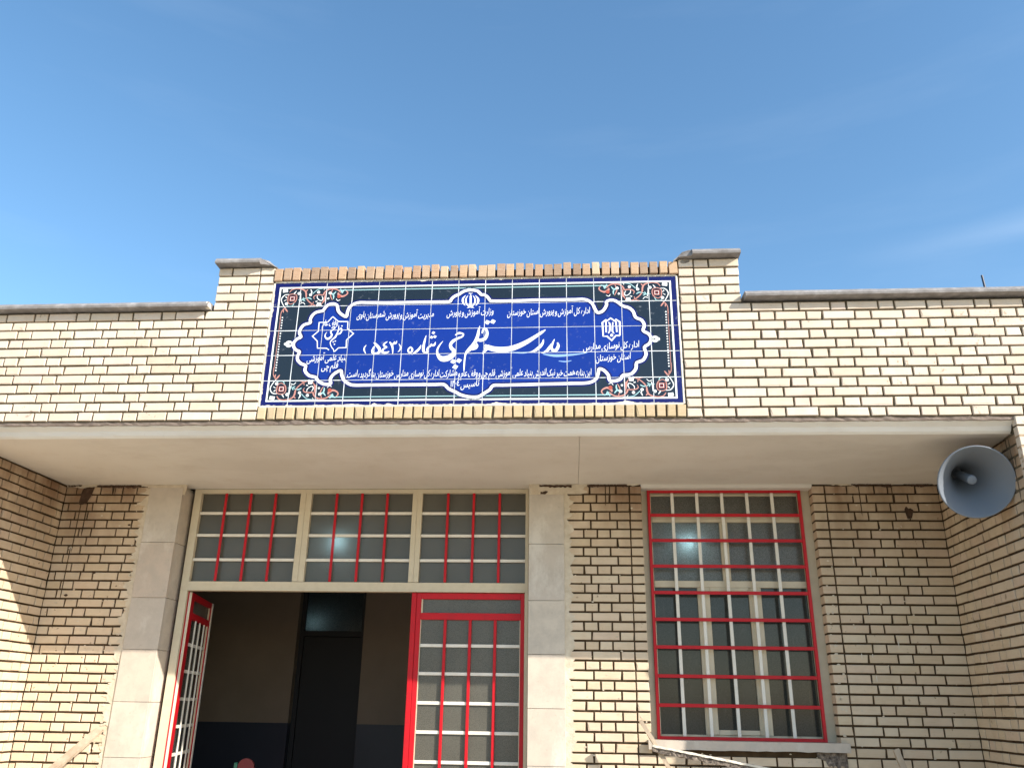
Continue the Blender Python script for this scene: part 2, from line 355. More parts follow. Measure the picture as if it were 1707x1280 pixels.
# ------------------------------------------------------------------ parapet, left and right of the sign
def jit(a): return R.uniform(-a, a)
PB, PC, PH = zc(1.834), .0713, .0574
def parapet(sgn, label):
    p = root('parapet_wall', (-2.5 if sgn < 0 else 1.2, FY+.1, PB), label=label, cat='wall', group='brick parapets either side of the tile sign')
    items = []
    edge = -2.185 if sgn < 0 else .803          # edge at the sign
    jn = edge + sgn*(.102)                       # vertical joint
    tower = jn + sgn*(.011+S_+J_+H_)
    far = -5.4 if sgn < 0 else 4.6
    for r in range(17):
        z = PB + r*PC + (PC-PH)/2 - .004
        x = edge; l = .100+jit(.004)
        a0, a1 = (x, x+sgn*l); items.append(((min(a0, a1), FY+jit(.0025), z+jit(.0012)), 0, l, PH+.0, 0))
        x = jn+sgn*.010
        if r >= 12:
            ls = [H_, S_] if (r % 2 == 0) == (sgn > 0) else [S_, H_]
        elif r % 2 == 0: ls = seq_row(60, [S_, S_], [H_, S_])
        else: ls = seq_row(60, [.155], [S_, H_]) if r % 4 == 1 or sgn > 0 else seq_row(60, [.155, S_], [S_, H_])
        if sgn > 0 and r % 2 == 1 and r < 12: ls = seq_row(60, [.155, S_], [S_, H_])
        for l in ls:
            l2 = l+jit(.003)
            if sgn*(x+sgn*l2-far) > 0: break
            a0, a1 = (x, x+sgn*l2); items.append(((min(a0, a1), FY+jit(.002), z+jit(.0012)), 0, l2, PH+jit(.0008), 0)); x += sgn*(l2+J_)
    lay(p, items, M['brick'])
    mb = MB(); xs = sorted((edge-sgn*.004, far)); zt = PB+12*PC
    mb.box(xs[0], xs[1], FY+.012, FY+.27, PB-.006, zt)
    xs = sorted((edge-sgn*.004, tower-sgn*.004)); mb.box(xs[0], xs[1], FY+.012, FY+.27, zt, PB+17*PC)
    mb.build('mortar_joints', M['mortar'], p)
    def cap(x0, x1, z, name='coping'):
        n = max(3, int(abs(x1-x0)/.06)); vs, fs = [], []
        pr = [(FY-.070, z+.001), (FY-.074, z+.016), (FY-.052, z+.046), (FY+.05, z+.054), (FY+.34, z+.058), (FY+.34, z)]
        for i in range(n+1):
            x = x0+(x1-x0)*i/n
            for k, (y, zz) in enumerate(pr):
                q = .0012 if k < 4 else 0
                vs.append((x, y+jit(q), zz+jit(q*.7)))
        m_ = len(pr)
        for i in range(n):
            for k in range(m_):
                a = i*m_+k; b_ = i*m_+(k+1) % m_; fs.append((a, b_, b_+m_, a+m_))
        fs += [tuple(range(m_))[::-1], tuple(n*m_+k for k in range(m_))]
        b = MB(); b.add(vs, fs); return b.build(name, M['coping'], p)
    a, b = sorted((tower+sgn*.018, far)); cap(a, b, PB+12*PC+(.002 if sgn < 0 else .012))
    a, b = sorted((tower+sgn*.012, jn-sgn*.005)); cap(a, b, PB+17*PC)
    # rough cement shoulder falling from the cap to the course over the sign
    def lump(cx, cy, cz, rx, ry, rz, seed, mat, name='cement_lump'):
        rr = random.Random(seed); bm = bmesh.new(); bmesh.ops.create_icosphere(bm, subdivisions=3, radius=1)
        ph = [(rr.uniform(2, 6), rr.uniform(0, 6), rr.uniform(2, 6), rr.uniform(0, 6)) for _ in range(3)]
        for v in bm.verts:
            k = 1+.10*sum(math.sin(a_*v.co.x+b_)*math.cos(c_*v.co.z+d_) for a_, b_, c_, d_ in ph)+rr.uniform(-.05, .05)
            v.co = Vector((v.co.x*rx*k, v.co.y*ry*k, v.co.z*rz*k))
        me = bpy.data.meshes.new(name); bm.to_mesh(me); bm.free(); me.materials.append(mat)
        o = put(name, me, p, (cx, cy, cz)); return o
    def shoulder(wd, drop, seed):
        """cement weathering that slopes from the cap's end down to the upright course"""
        rr = random.Random(seed); zt_ = PB+17*PC; x0 = jn-sgn*.004; n_ = 9; vs, fs = [], []
        pr = [(0, .052), (.25, .050), (.5, .038), (.75, .018), (1.0, -.004-drop*.4), (1.03, -drop)]
        ys = [FY-.055, FY-.02, FY+.03, FY+.10, FY+.2]
        for jy, y in enumerate(ys):
            for t, z in pr: vs.append((x0-sgn*wd*t+rr.uniform(-.004, .004), y+.03*t+rr.uniform(-.006, .006), zt_+z+rr.uniform(-.004, .004)-(.012 if jy == 0 else 0)))
            for t, z in pr[::-1]: vs.append((x0-sgn*wd*t*.98, y+.03*t+.004, zt_-.003-(drop if t > .9 else 0)))
        m_ = 12
        for a in range(len(ys)-1):
            for k in range(m_): fs.append((a*m_+k, a*m_+(k+1) % m_, (a+1)*m_+(k+1) % m_, (a+1)*m_+k))
        fs += [tuple(range(m_))[::-1], tuple((len(ys)-1)*m_+k for k in range(m_))]
        b = MB(); b.add(vs, fs); b.build('cement_shoulder', M['coping'], p)
    if sgn < 0:
        shoulder(.105, .004, 3); lump(tower-.03, FY-.03, PB+12*PC+.022, .020, .035, .026, 9, M['mortar_white'])
    else:
        shoulder(.135, .030, 5); lump(jn-.050, FY+.008, PB+16.5*PC+.012, .050, .012, .026, 8, M['lump'])
    return p
parapet(-1, 'cream brick parapet left of the blue tile sign, with raised end and grey coping')
parapet(1, 'cream brick parapet right of the blue tile sign, raised end under lumpy cement')

# ------------------------------------------------------------------ upright bricks over and under the sign
SX0, SX1, SZ0, SZ1 = -2.169, .781, zc(1.934), zc(2.910)
sr = root('sign_surround', (-.69, FY+.1, PB), label='frame of upright tan and pinkish bricks above and below the blue tile sign', cat='brickwork')
def soldiers(z, h, n, x0, x1, mat, proud, jj):
    pt = (x1-x0)/n
    for i in range(n):
        hh = h+jit(jj); l = pt-.0125+jit(.002)
        me = brick_mesh(l, round(hh/.004)*.004, mat, R.randrange(7))
        ob = bpy.data.objects.new('brick', me); COL.objects.link(ob); ob.parent = sr
        ob.location = Vector((x0+i*pt+.005+jit(.0015), FY-proud+jit(.004), z+(jit(.003) if jj > .003 else 0)))-Vector(ORG[sr.name]); ob.rotation_euler = (0, jit(.02), jit(.02))
soldiers(zc(2.924), .100, 43, -2.183, .800, M['soldier_top'], .012, .007)
soldiers(zc(1.840), .084, 43, -2.183, .800, M['soldier_low'], .002, .001)
mb = MB(); mb.box(-2.18, .798, FY+.050, FY+.27, PB-.006, zc(3.000)); mb.build('mortar_bed', M['mortar'], sr)
mb = MB(); mb.box(-2.18, .798, FY+.013, FY+.050, PB-.006, SZ0-.004); mb.build('mortar_joints', M['mortar'], sr)
mb = MB(); mb.box(-2.18, .798, FY+.030, FY+.050, SZ1+.003, zc(2.998)); mb.build('upper_joints', M['mortar_dark'], sr)

# ------------------------------------------------------------------ tile sign
ART = json.loads(r'''{"S":[["w",[[2092,475,8],[2098,449,19],[2083,416,23],[2061,413,20],[2050,437,17],[2059,471,13],[2072,502,4]]],["w",[[2052,465,11],[2037,435,22],[2014,408,18],[1980,393,4]]],["w",[[1994,501,6],[1985,466,18],[1955,430,22],[1917,405,14],[1887,401,3]]],["w",[[2009,578,4],[1982,558,19],[1933,522,25],[1873,481,32],[1808,447,38],[1742,427,42],[1677,425,41],[1622,436,38],[1588,455,28],[1591,465,11]]],["w",[[1602,456,11],[1584,428,28],[1563,392,4]]],["w",[[1537,616,4],[1531,581,15],[1525,537,22],[1511,494,25],[1495,461,31],[1468,428,28],[1447,404,17],[1440,373,11],[1436,319,11],[1436,256,6]]],["w",[[1556,555,9],[1564,585,15],[1584,587,17],[1592,551,20],[1577,514,25],[1546,501,25],[1524,509,20]]],["w",[[1502,482,17],[1521,460,19],[1512,439,19],[1485,427,13]]],["w",[[1363,544,6],[1389,560,17],[1421,553,9],[1414,533,13],[1382,518,17],[1349,496,22],[1333,470,21],[1339,442,24],[1361,417,28],[1350,386,36],[1317,362,42],[1278,358,41],[1251,380,25],[1239,417,14],[1249,456,11],[1277,498,3]]],["w",[[1224,492,4],[1216,469,15],[1200,464,11],[1192,479,6]]],["w",[[1202,474,8],[1188,461,14],[1174,448,14],[1166,429,12],[1174,411,10],[1153,409,14],[1140,425,18],[1140,465,17],[1147,512,12],[1154,546,3]]],["w",[[1120,469,4],[1112,444,14],[1089,417,16],[1057,395,4]]],["w",[[1042,456,10],[1059,437,14],[1054,414,12],[1036,413,12],[1031,434,11],[1045,456,9]]],["w",[[960,481,3],[974,455,9],[970,430,8],[956,416,3]]],["w",[[892,497,7],[904,480,13],[916,453,13],[921,397,4]]],["w",[[904,480,10],[923,482,12],[927,500,6]]],["w",[[925,482,10],[939,487,11],[943,505,4]]],["w",[[876,501,4],[853,481,13],[855,465,12],[875,456,7],[852,441,12],[844,418,16],[869,411,16],[894,420,7]]],["w",[[778,494,8],[795,476,19],[821,444,21],[821,415,19],[801,407,14],[781,408,21],[771,432,13],[783,464,7]]],["w",[[724,474,3],[712,454,9],[713,430,10],[726,405,3]]],["w",[[459,710,7],[504,669,7],[574,667,7],[576,610,7],[623,569,7],[576,518,7],[579,456,7],[523,455,7],[497,425,7]],"s"],["w",[[455,439,7],[436,453,7],[369,455,7],[363,511,7],[323,552,7],[363,591,7],[362,663,7],[424,665,7],[459,710,7]],"s"],["w",[[510,639,3],[510,600,8],[503,571,10],[492,543,13],[471,521,9],[459,497,6],[471,464,6],[488,441,6],[493,421,4]]],["w",[[517,602,4],[527,615,7],[535,596,9],[525,572,11],[508,565,8]]],["w",[[456,615,3],[474,625,9],[484,616,5],[466,601,9],[455,583,10],[465,561,12],[456,539,15],[436,529,16],[418,544,9],[417,567,6],[428,583,2]]],["w",[[2440,653,10],[2411,629,10],[2415,519,10],[2441,520,10],[2473,486,10],[2504,524,10],[2530,523,10]],"s"],["w",[[2437,550,10],[2436,635,10],[2470,663,10],[2507,634,10],[2511,552,10]],"s"],["w",[[2504,655,10],[2534,633,10],[2532,523,10]],"s"],["w",[[2454,631,6],[2463,617,11],[2461,564,11],[2450,541,4]]],["w",[[2485,631,8],[2481,585,11],[2481,556,11],[2493,540,4]]],["w",[[1428,869,2],[1410,847,12],[1407,824,15],[1415,800,10],[1428,785,3]]],["w",[[1445,868,2],[1432,844,9],[1430,820,12],[1439,794,10],[1465,769,8]]],["w",[[1496,867,2],[1516,844,12],[1521,821,15],[1514,798,10],[1502,783,3]]],["w",[[1480,867,2],[1495,842,9],[1498,819,12],[1490,793,10],[1465,769,8]]],["w",[[1464,874,5],[1464,857,14],[1465,819,15],[1465,776,15]]],["w",[[1448,884,4],[1458,885,7],[1466,883,5],[1476,889,3]]],["w",[[1441,765,3],[1465,771,10],[1492,764,3]]]],"D":[["w",1591,645,22,0],["w",1631,650,22,0],["w",1357,336,22,0],["w",1397,342,22,0],["w",1373,293,23,0],["w",1205,566,14,0],["w",1193,530,14,0],["w",1217,534,14,0],["w",156,491,27.0,1],["n",165,491,7.0,1],["w",181,490,17.4,1],["w",129,491,9.6,1],["w",2775,493,26.1,1],["w",2796,493,14.0,1],["n",2773,494,6.0,1],["w",2755,494,16.1,1],["w",533,632,7,0],["w",481,503,7,0],["w",495,510,7,0],["w",491,484,7,0],["w",2474,527,10.8,1]],"outline":[[832,819],[646,824],[605,812],[576,785],[564,744],[559,708],[524,726],[495,757],[481,805],[443,817],[408,802],[389,774],[380,759],[334,749],[305,722],[293,686],[296,662],[251,646],[229,613],[225,578],[240,546],[213,532],[191,500],[195,466],[216,441],[241,428],[231,396],[235,362],[262,333],[297,317],[295,284],[308,258],[336,235],[377,225],[399,197],[437,173],[472,168],[493,175],[486,205],[501,240],[533,266],[558,274],[566,241],[587,198],[625,169],[665,159],[938,160],[1300,158],[1331,127],[1377,103],[1427,75],[1496,60],[1545,63],[1583,89],[1621,115],[1645,147],[1958,153],[2278,158],[2327,168],[2361,194],[2375,242],[2382,267],[2416,252],[2444,214],[2451,177],[2491,173],[2525,186],[2545,215],[2599,224],[2634,265],[2641,310],[2685,329],[2709,377],[2699,429],[2734,457],[2749,497],[2733,534],[2695,560],[2706,602],[2688,644],[2647,667],[2632,713],[2603,745],[2559,761],[2520,796],[2481,811],[2445,798],[2444,769],[2418,724],[2383,709],[2364,731],[2340,789],[2290,819],[1957,821],[1709,816],[1616,819],[1607,823],[1586,854],[1563,871],[1543,872],[1530,886],[1509,905],[1465,913],[1424,908],[1396,893],[1381,880],[1366,873],[1341,859],[1323,837],[1314,820],[1273,818]],"O":[["p",[[539,73,5],[552,91,8],[542,110,9],[512,122,13],[485,106,15],[481,89,5]]],["p",[[500,90,5],[473,65,8],[439,57,8],[401,65,8],[379,87,10],[371,109,8]]],["p",[[391,92,5],[386,122,14],[383,152,15],[371,170,6]]],["p",[[371,109,8],[342,105,7],[312,111,7],[300,124,6],[308,143,3]]],["w",[[327,110,3],[328,132,5],[348,151,5],[365,153,5],[370,135,5],[360,116,3]]],["p",[[373,170,4],[353,192,5],[316,194,6],[273,166,7],[246,130,8],[240,91,11],[224,65,9],[178,49,8],[134,56,7],[114,81,5]]],["w",[[113,99,4],[80,104,6],[59,139,6],[75,182,5],[97,213,4]]],["p",[[166,101,5],[139,95,6],[110,107,6],[108,142,7],[113,168,5],[136,180,5],[165,162,6],[174,127,6],[166,101,5]]],["w",[[100,64,23],[63,69,23]]],["c",[[537,65,4],[519,72,8],[510,95,8]]],["c",[[495,58,4],[504,79,8],[510,95,5]]],["c",[[464,80,5],[444,103,10],[425,91,11]]],["c",[[444,103,8],[450,122,9],[449,144,5]]],["c",[[371,52,3],[329,60,5],[289,96,5]]],["w",[[272,59,3],[281,79,8],[280,94,5]]],["c",[[286,142,5],[268,131,8],[246,132,5],[216,146,6],[186,144,3]]],["c",[[239,156,4],[220,143,8],[227,126,4]]],["w",[[201,92,4],[201,126,7],[210,165,4]]],["p",[[439,57,4],[425,108,7],[442,151,4]]],["w",[[408,56,3],[389,43,4],[371,65,3]]],["p",[[303,163,4],[293,189,6],[263,198,3]]],["w",[[241,186,3],[225,169,5],[203,178,3]]],["w",[[471,141,3],[483,158,5],[502,149,3]]],["c",[[158,171,4],[148,195,6],[118,198,5],[99,181,3]]],["w",[[166,69,3],[150,93,8]]],["w",[[88,116,7],[100,129,4]]],["w",[[81,153,5],[99,142,3]]],["p",[[93,209,4],[105,228,10],[117,245,5]]],["p",[[93,209,4],[83,229,8],[87,250,5]]],["p",[[91,209,4],[72,242,5],[68,276,5],[68,306,5]]],["w",[[333,158,3],[318,163,8]]],["p",[[250,60,5],[240,73,9]]]],"OD":[["r",490,123,14,1],["r",141,135,26,0],["w",141,135,19,0],["k",141,135,15,0],["r",141,135,8,0],["w",334,84,11,1],["w",275,105,11,1],["w",188,92,12,1],["w",102,177,12,1],["w",411,139,8,1],["w",421,93,11,1],["w",345,186,19,0],["w",357,196,9,1],["w",333,197,9,1]],"beads":[708,686,665,643,621,599,578,556,535,513,492,470,449,428,407,386,365,344,323,302,281],"ua":84,"texts":[["مدیریت آموزش و پرورش شهرستان باوی",636,1200,697,689,51],["وزارت آموزش و پرورش",1295,1633,702,709,51],["اداره کل آموزش و پرورش استان خوزستان",1733,2323,699,702,51],["این بنا به همت خیر نیک اندیش بنیاد علمی آموزشی قلم چی و وقف عام و مشارکت اداره کل نوسازی مدارس خوزستان بنا گردیده است.",598,2325,222,216,51],["تأسیس ۱۴۰٤",1343,1545,145,133,51],["اداره کل نوسازی مدارس",2272,2661,412,428,51],["استان خوزستان",2358,2599,326,336,51],["بنیاد علمی آموزشی",302,590,350,354,51],["قلم چی",414,531,282,294,51],["وقف عام",387,501,634,636,51]]}''')
VS = (SZ1-SZ0)/1000.0; US = (SX1-SX0)/2945.0
sg = root('tile_sign', ((SX0+SX1)/2, FY+.02, SZ0), label='wide blue glazed tile sign with white Persian lettering naming the school, set in the parapet', cat='sign')
TY = FY+.010                                     # face of the tiles
bmA = bmesh.new(); LAY = bmA.faces.layers.int.new('lay')
def addpoly(pts, mi, lay_):
    vs = [bmA.verts.new((u, 0, v)) for u, v in pts]
    try: f = bmA.faces.new(vs)
    except ValueError: return
    f.material_index = GK.index(mi); f[LAY] = lay_
def smooth(pts, n=6):
    P = [Vector(p) for p in pts]; out_ = []
    for i in range(len(P)-1):
        p0, p1, p2, p3 = P[max(i-1, 0)], P[i], P[i+1], P[min(i+2, len(P)-1)]
        for k in range(n):
            t = k/n; out_.append(.5*((2*p1)+(p2-p0)*t+(2*p0-5*p1+4*p2-p3)*t*t+(3*p1-p0-3*p2+p3)*t**3))
    out_.append(P[-1]); return out_
def stroke(col, pts, lay_, straight=False, n=6, minw=3.0):
    P = [Vector(p) for p in pts]
    if not straight and len(P) > 2: P = smooth(P, n)
    q = []
    for i, p in enumerate(P):
        a = P[max(i-1, 0)]; b = P[min(i+1, len(P)-1)]; d = Vector((b.x-a.x, b.y-a.y))
        if d.length < 1e-6: d = Vector((1, 0))
        d.normalize(); nrm = Vector((-d.y, d.x)); w_ = max(p.z, minw)/2
        if straight and 0 < i < len(P)-1:
            d1 = Vector((P[i].x-a.x, P[i].y-a.y)).normalized(); c_ = max(.5, abs(nrm.dot(Vector((-d1.y, d1.x))))); w_ /= c_
        q.append(((p.x+nrm.x*w_, p.y+nrm.y*w_), (p.x-nrm.x*w_, p.y-nrm.y*w_)))
    for i in range(len(q)-1):
        addpoly([q[i][0], q[i][1], q[i+1][1], q[i+1][0]], col, lay_)
def disc(col, u, v, r, kind, lay_):
    n = 14 if kind == 1 else 4
    if kind == 2: pts = [(u+r*a*.8, v+r*b*.8) for a, b in ((-1, -1), (1, -1), (1, 1), (-1, 1))]
    elif n == 4: pts = [(u+r*math.cos(t)*(.98 if k % 2 == 0 else .8), v+r*math.sin(t)*(.9)) for k, t in enumerate([.28, 1.85, 3.42, 4.99])]
    else: pts = [(u+r*math.cos(2*math.pi*i/n), v+r*math.sin(2*math.pi*i/n)) for i in range(n)]
    addpoly(pts, col, lay_)
UW, UH = 2945, 1000
# border bands
def band(col, a, b_, lay_, sides='lrtb'):
    if 'b' in sides: addpoly([(a, a), (UW-a, a), (UW-b_, b_), (b_, b_)], col, lay_)
    if 't' in sides: addpoly([(a, UH-a), (b_, UH-b_), (UW-b_, UH-b_), (UW-a, UH-a)], col, lay_)
    if 'l' in sides: addpoly([(a, a), (b_, b_), (b_, UH-b_), (a, UH-a)], col, lay_)
    if 'r' in sides: addpoly([(UW-a, a), (UW-a, UH-a), (UW-b_, UH-b_), (UW-b_, b_)], col, lay_)
band('d', 0, 38, 1); band('w', 37, 49, 2)
for v0 in (66, UH-73):
    addpoly([(480, v0), (UW-480, v0), (UW-480, v0+7), (480, v0+7)], 'c', 2)
# cartouche
ol = ART['outline']
from mathutils.geometry import tessellate_polygon
for tri in tessellate_polygon([[Vector((u, v, 0)) for u, v in ol]]): addpoly([tuple(ol[k]) for k in tri], 'b', 1)
P3 = []
for k in range(len(ol)):
    a, b_ = Vector(ol[k]), Vector(ol[(k+1) % len(ol)]); ns = max(1, int((b_-a).length/60))
    P3 += [(*(a.lerp(b_, i/ns)), 22) for i in range(ns)]
P3 = P3+[P3[0]]
stroke('w', P3, 3, n=3)
stroke('d', [(u, v, 46) for u, v, _ in P3], 2, n=3)
for it in ART['S']:
    stroke(it[0], it[1], 4, straight=len(it) > 2)
for c_, u, v, r, k in ART['D']: disc(c_, u, v, r, k, 5 if c_ == 'n' else 4)
for fu in (0, 1):
    for fv in (0, 1):
        X = (lambda u: u) if fu == 0 else (lambda u: UW-u)
        Y = (lambda v: v) if fv == 0 else (lambda v: UH-v)
        for c_, pts in ART['O']: stroke(c_, [(X(u), Y(v), w_*1.15) for u, v, w_ in pts], 3, n=4, minw=3.5)
        for c_, u, v, r, k in ART['OD']: disc(c_, X(u), Y(v), r, k or 2, {'r': 4, 'p': 5, 'w': 5, 'k': 6}.get(c_, 4) if k != 1 and r > 6 else 7)
        if fv == 0:
            for b_ in ART['beads']: disc('w', X(ART['ua']), b_, 5.5, 1, 4)
            stroke('p', [(X(ART['ua']-14), 255, 4), (X(ART['ua']-14), 745, 4)], 3, True)
for pts in ([(1700+70, 402, 8), (1850, 398, 12), (1900, 404, 5)], [(1990, 385, 6), (2080, 372, 20), (2200, 378, 14), (2300, 392, 5)], [(2100, 330, 5), (2150, 325, 9), (2190, 332, 4)]):
    stroke('s', pts, 3)
# lettering: shape the Persian text into presentation forms, each word on its own falling baseline
F_ = {}
for ch, c0, n in (('ا', 0xFE8D, 2), ('آ', 0xFE81, 2), ('أ', 0xFE83, 2), ('ب', 0xFE8F, 4), ('پ', 0xFB56, 4), ('ت', 0xFE95, 4), ('ج', 0xFE9D, 4), ('چ', 0xFB7A, 4), ('ح', 0xFEA1, 4), ('خ', 0xFEA5, 4),
                  ('د', 0xFEA9, 2), ('ذ', 0xFEAB, 2), ('ر', 0xFEAD, 2), ('ز', 0xFEAF, 2), ('س', 0xFEB1, 4), ('ش', 0xFEB5, 4), ('ط', 0xFEC1, 4), ('ع', 0xFEC9, 4), ('ف', 0xFED1, 4), ('ق', 0xFED5, 4),
                  ('ک', 0xFB8E, 4), ('گ', 0xFB92, 4), ('ل', 0xFEDD, 4), ('م', 0xFEE1, 4), ('ن', 0xFEE5, 4), ('ه', 0xFEE9, 4), ('و', 0xFEED, 2), ('ی', 0xFBFC, 4)):
    F_[ch] = [chr(c0+i) for i in range(n)]
def shape_word(wd):
    res = []
    for i, ch in enumerate(wd):
        if ch not in F_: res.append(ch); continue
        fm = F_[ch]; pv = i > 0 and wd[i-1] in F_ and len(F_[wd[i-1]]) == 4; nx = len(fm) == 4 and i+1 < len(wd) and wd[i+1] in F_
        res.append(fm[3] if pv and nx else fm[2] if nx else fm[1] if pv else fm[0])
    if any(c_ in F_ for c_ in wd): res.reverse()
    return ''.join(res)
def word_geo(s):
    cu = bpy.data.curves.new('lettering', 'FONT'); cu.body = s; cu.resolution_u = 3; cu.offset = .002
    ob = bpy.data.objects.new('lettering', cu); COL.objects.link(ob)
    me = bpy.data.meshes.new_from_object(ob.evaluated_get(bpy.context.evaluated_depsgraph_get()))
    vs = [(v.co.x, v.co.y) for v in me.vertices]; fs = [tuple(p.vertices) for p in me.polygons]
    bpy.data.objects.remove(ob); bpy.data.curves.remove(cu); bpy.data.meshes.remove(me)
    return vs, fs
WC = {}
def text_line(txt, ul, ur, vl, vr, hh):
    ws = []
    for wd in txt.split():
        s = shape_word(wd)
        if s not in WC: WC[s] = word_geo(s)
        vs, fs = WC[s]; x0 = min(v[0] for v in vs); x1 = max(v[0] for v in vs); ws.append((vs, fs, x0, x1))
    gap = .20; tot = sum(w_[3]-w_[2] for w_ in ws)+gap*(len(ws)-1)
    sx = (ur-ul)/tot; sy = hh/.72; x = ur
    for vs, fs, x0, x1 in ws:
        wid = (x1-x0)*sx; xl = x-wid; yb = vl+(vr-vl)*((xl+wid/2-ul)/(ur-ul))
        vv = []
        for a, b_ in vs:
            t = (a-x0)/(x1-x0)
            vv.append(bmA.verts.new((xl+(a-x0)*sx+b_*sx*.12, 0, yb+b_*sy+(t-.45)*min(.16*wid, hh*.35))))
        for f in fs:
            try: ff = bmA.faces.new([vv[i] for i in f])
            except ValueError: continue
            ff.material_index = GK.index('w'); ff[LAY] = 4
        x = xl-gap*sx
for t_ in ART['texts']: text_line(*t_)
bmesh.ops.triangulate(bmA, faces=bmA.faces[:])
NC, NR, GAP = 15, 5, 5.0
TW, TH = UW/NC, UH/NR
for i in range(NC+1):
    for dx in (-GAP/2, GAP/2):
        bmesh.ops.bisect_plane(bmA, geom=bmA.verts[:]+bmA.edges[:]+bmA.faces[:], plane_co=(i*TW+dx, 0, 0), plane_no=(1, 0, 0))
for j in range(NR+1):
    for dz in (-GAP/2, GAP/2):
        bmesh.ops.bisect_plane(bmA, geom=bmA.verts[:]+bmA.edges[:]+bmA.faces[:], plane_co=(0, 0, j*TH+dz), plane_no=(0, 0, 1))
cells = {}
for f in bmA.faces:
    c_ = f.calc_center_median(); i, j = int(c_.x//TW), int(c_.z//TH)
    if not (0 <= i < NC and 0 <= j < NR): continue
    lx, lz = c_.x-i*TW, c_.z-j*TH
    if lx < GAP/2 or lx > TW-GAP/2 or lz < GAP/2 or lz > TH-GAP/2: continue
    cells.setdefault((i, j), []).append(([(v.co.x, v.co.z) for v in f.verts], f.material_index, f[LAY]))
bmA.free()
for i in range(NC):
    for j in range(NR):
        cx, cz = (i+.5)*TW, (j+.5)*TH
        mb = MB(); w2, h2 = (TW-GAP)/2*US, (TH-GAP)/2*VS; c_ = .0012
        vs = [(-w2+c_, 0, -h2+c_), (w2-c_, 0, -h2+c_), (w2-c_, 0, h2-c_), (-w2+c_, 0, h2-c_), (-w2, .0015, -h2), (w2, .0015, -h2), (w2, .0015, h2), (-w2, .0015, h2), (-w2, .008, -h2), (w2, .008, -h2), (w2, .008, h2), (-w2, .008, h2)]
        fs = [(0, 1, 2, 3)]+[(4+k, 4+(k+1) % 4, (k+1) % 4, k) for k in range(4)]+[(8+k, 8+(k+1) % 4, 4+(k+1) % 4, 4+k) for k in range(4)]+[(11, 10, 9, 8)]
        mb.add(vs, fs, 0)
        for pts, mi, ly in cells.get((i, j), []):
            a = sum(pts[k][0]*pts[(k+1) % len(pts)][1]-pts[(k+1) % len(pts)][0]*pts[k][1] for k in range(len(pts)))
            if a < 0: pts = pts[::-1]
            mb.add([((u-cx)*US, -.00025*ly, (v-cz)*VS) for u, v in pts], [tuple(range(len(pts)))], mi)
        me = mb.mesh('tile', [GL[k] for k in GK])
        o = put('tile', me, sg, (SX0+cx*US, TY, SZ0+cz*VS)); o.rotation_euler = (jit(.007), jit(.0025), jit(.008))
box('grout', SX0-.006, SX1+.006, TY+.0016, TY+.018, SZ0-.004, SZ1+.004, M['grout'], sg)
# rough white mortar pressed round the panel's edge
mb = MB()
def strip(p0, p1, out_, base, amp, n):
    """mortar bead along the panel's edge, one continuous piece with an uneven inner side"""
    vs, fs = [], []; h = 0
    for k in range(n+1):
        x = p0[0]+(p1[0]-p0[0])*k/n; z = p0[1]+(p1[1]-p0[1])*k/n; h = h*.75+jit(amp)*.7
        if R.random() < .05: h += R.uniform(0, amp*2)
        a = max(-.001, base+h); vs += [(x+out_[0]*.013, TY-.001, z+out_[1]*.013), (x-out_[0]*a, TY-.003, z-out_[1]*a), (x-out_[0]*a, TY+.006, z-out_[1]*a), (x+out_[0]*.013, TY+.006, z+out_[1]*.013)]
    for k in range(n):
        for q in range(4): fs.append((k*4+q, k*4+(q+1) % 4, k*4+4+(q+1) % 4, k*4+4+q))
    mb.add(vs, fs)
strip((SX0, SZ0+.006), (SX1, SZ0+.006), (0, -1), .000, .005, 260); strip((SX0, SZ1), (SX1, SZ1), (0, 1), -.001, .004, 260)
strip((SX0, SZ0), (SX0, SZ1), (-1, 0), .001, .004, 110); strip((SX1, SZ0), (SX1, SZ1), (1, 0), -.001, .0015, 110)
mb.build('edge_mortar', M['mortar_white'], sg)['kind'] = 'stuff'
# ------------------------------------------------------------------ canopy over the entrance: plaster soffit and its cove
cn = root('entrance_canopy', (-.7, 6.1, SOF), label='cream plastered soffit and edge moulding of the overhang above the entrance', cat='canopy')
def sheet(name, x0, x1, y0, y1, z, th, mat, parent, sag=.004, nx=60, ny=10):
    vs, fs = [], []
    for j in range(ny+1):
        for i in range(nx+1):
            x = x0+(x1-x0)*i/nx; y = y0+(y1-y0)*j/ny
            s = sag*(math.sin(x*1.7+y)+.6*math.sin(x*3.9-2*y+1))*math.sin(math.pi*j/ny)
            vs.append((x, y, z+s))
    for j in range(ny):
        for i in range(nx):
            a = j*(nx+1)+i; fs.append((a, a+nx+1, a+nx+2, a+1))
    b = MB(); b.add(vs, fs); b.box(x0, x1, y0, y1, z+.02, z+th)
    me = b.mesh(name, mat, False); me.polygons.foreach_set('use_smooth', [k < nx*ny for k in range(len(me.polygons))])
    return put(name, me, parent)
XJ = .075
sheet('soffit', -4.46, XJ, 5.500, 7.0, SOF, .09, M['plaster'], cn)
sheet('soffit', XJ+.002, 3.02, 5.500, 7.0, SOF-.003, .09, M['plaster'], cn)
b = MB()
prof = [(5.432, zc(1.812)), (5.436, zc(1.800)), (5.466, zc(1.776)), (5.470, zc(1.768)), (5.482, zc(1.748)), (5.500, SOF-.004), (5.62, SOF+.03), (5.62, zc(1.812))]
n = 90; vs, fs = [], []
for i in range(n+1):
    x = -5.4+(2.925+5.4)*i/n
    for k, (y, z) in enumerate(prof): vs.append((x, y+jit(.0012), z+(jit(.0016) if k < 2 else jit(.0007))))
m_ = len(prof)
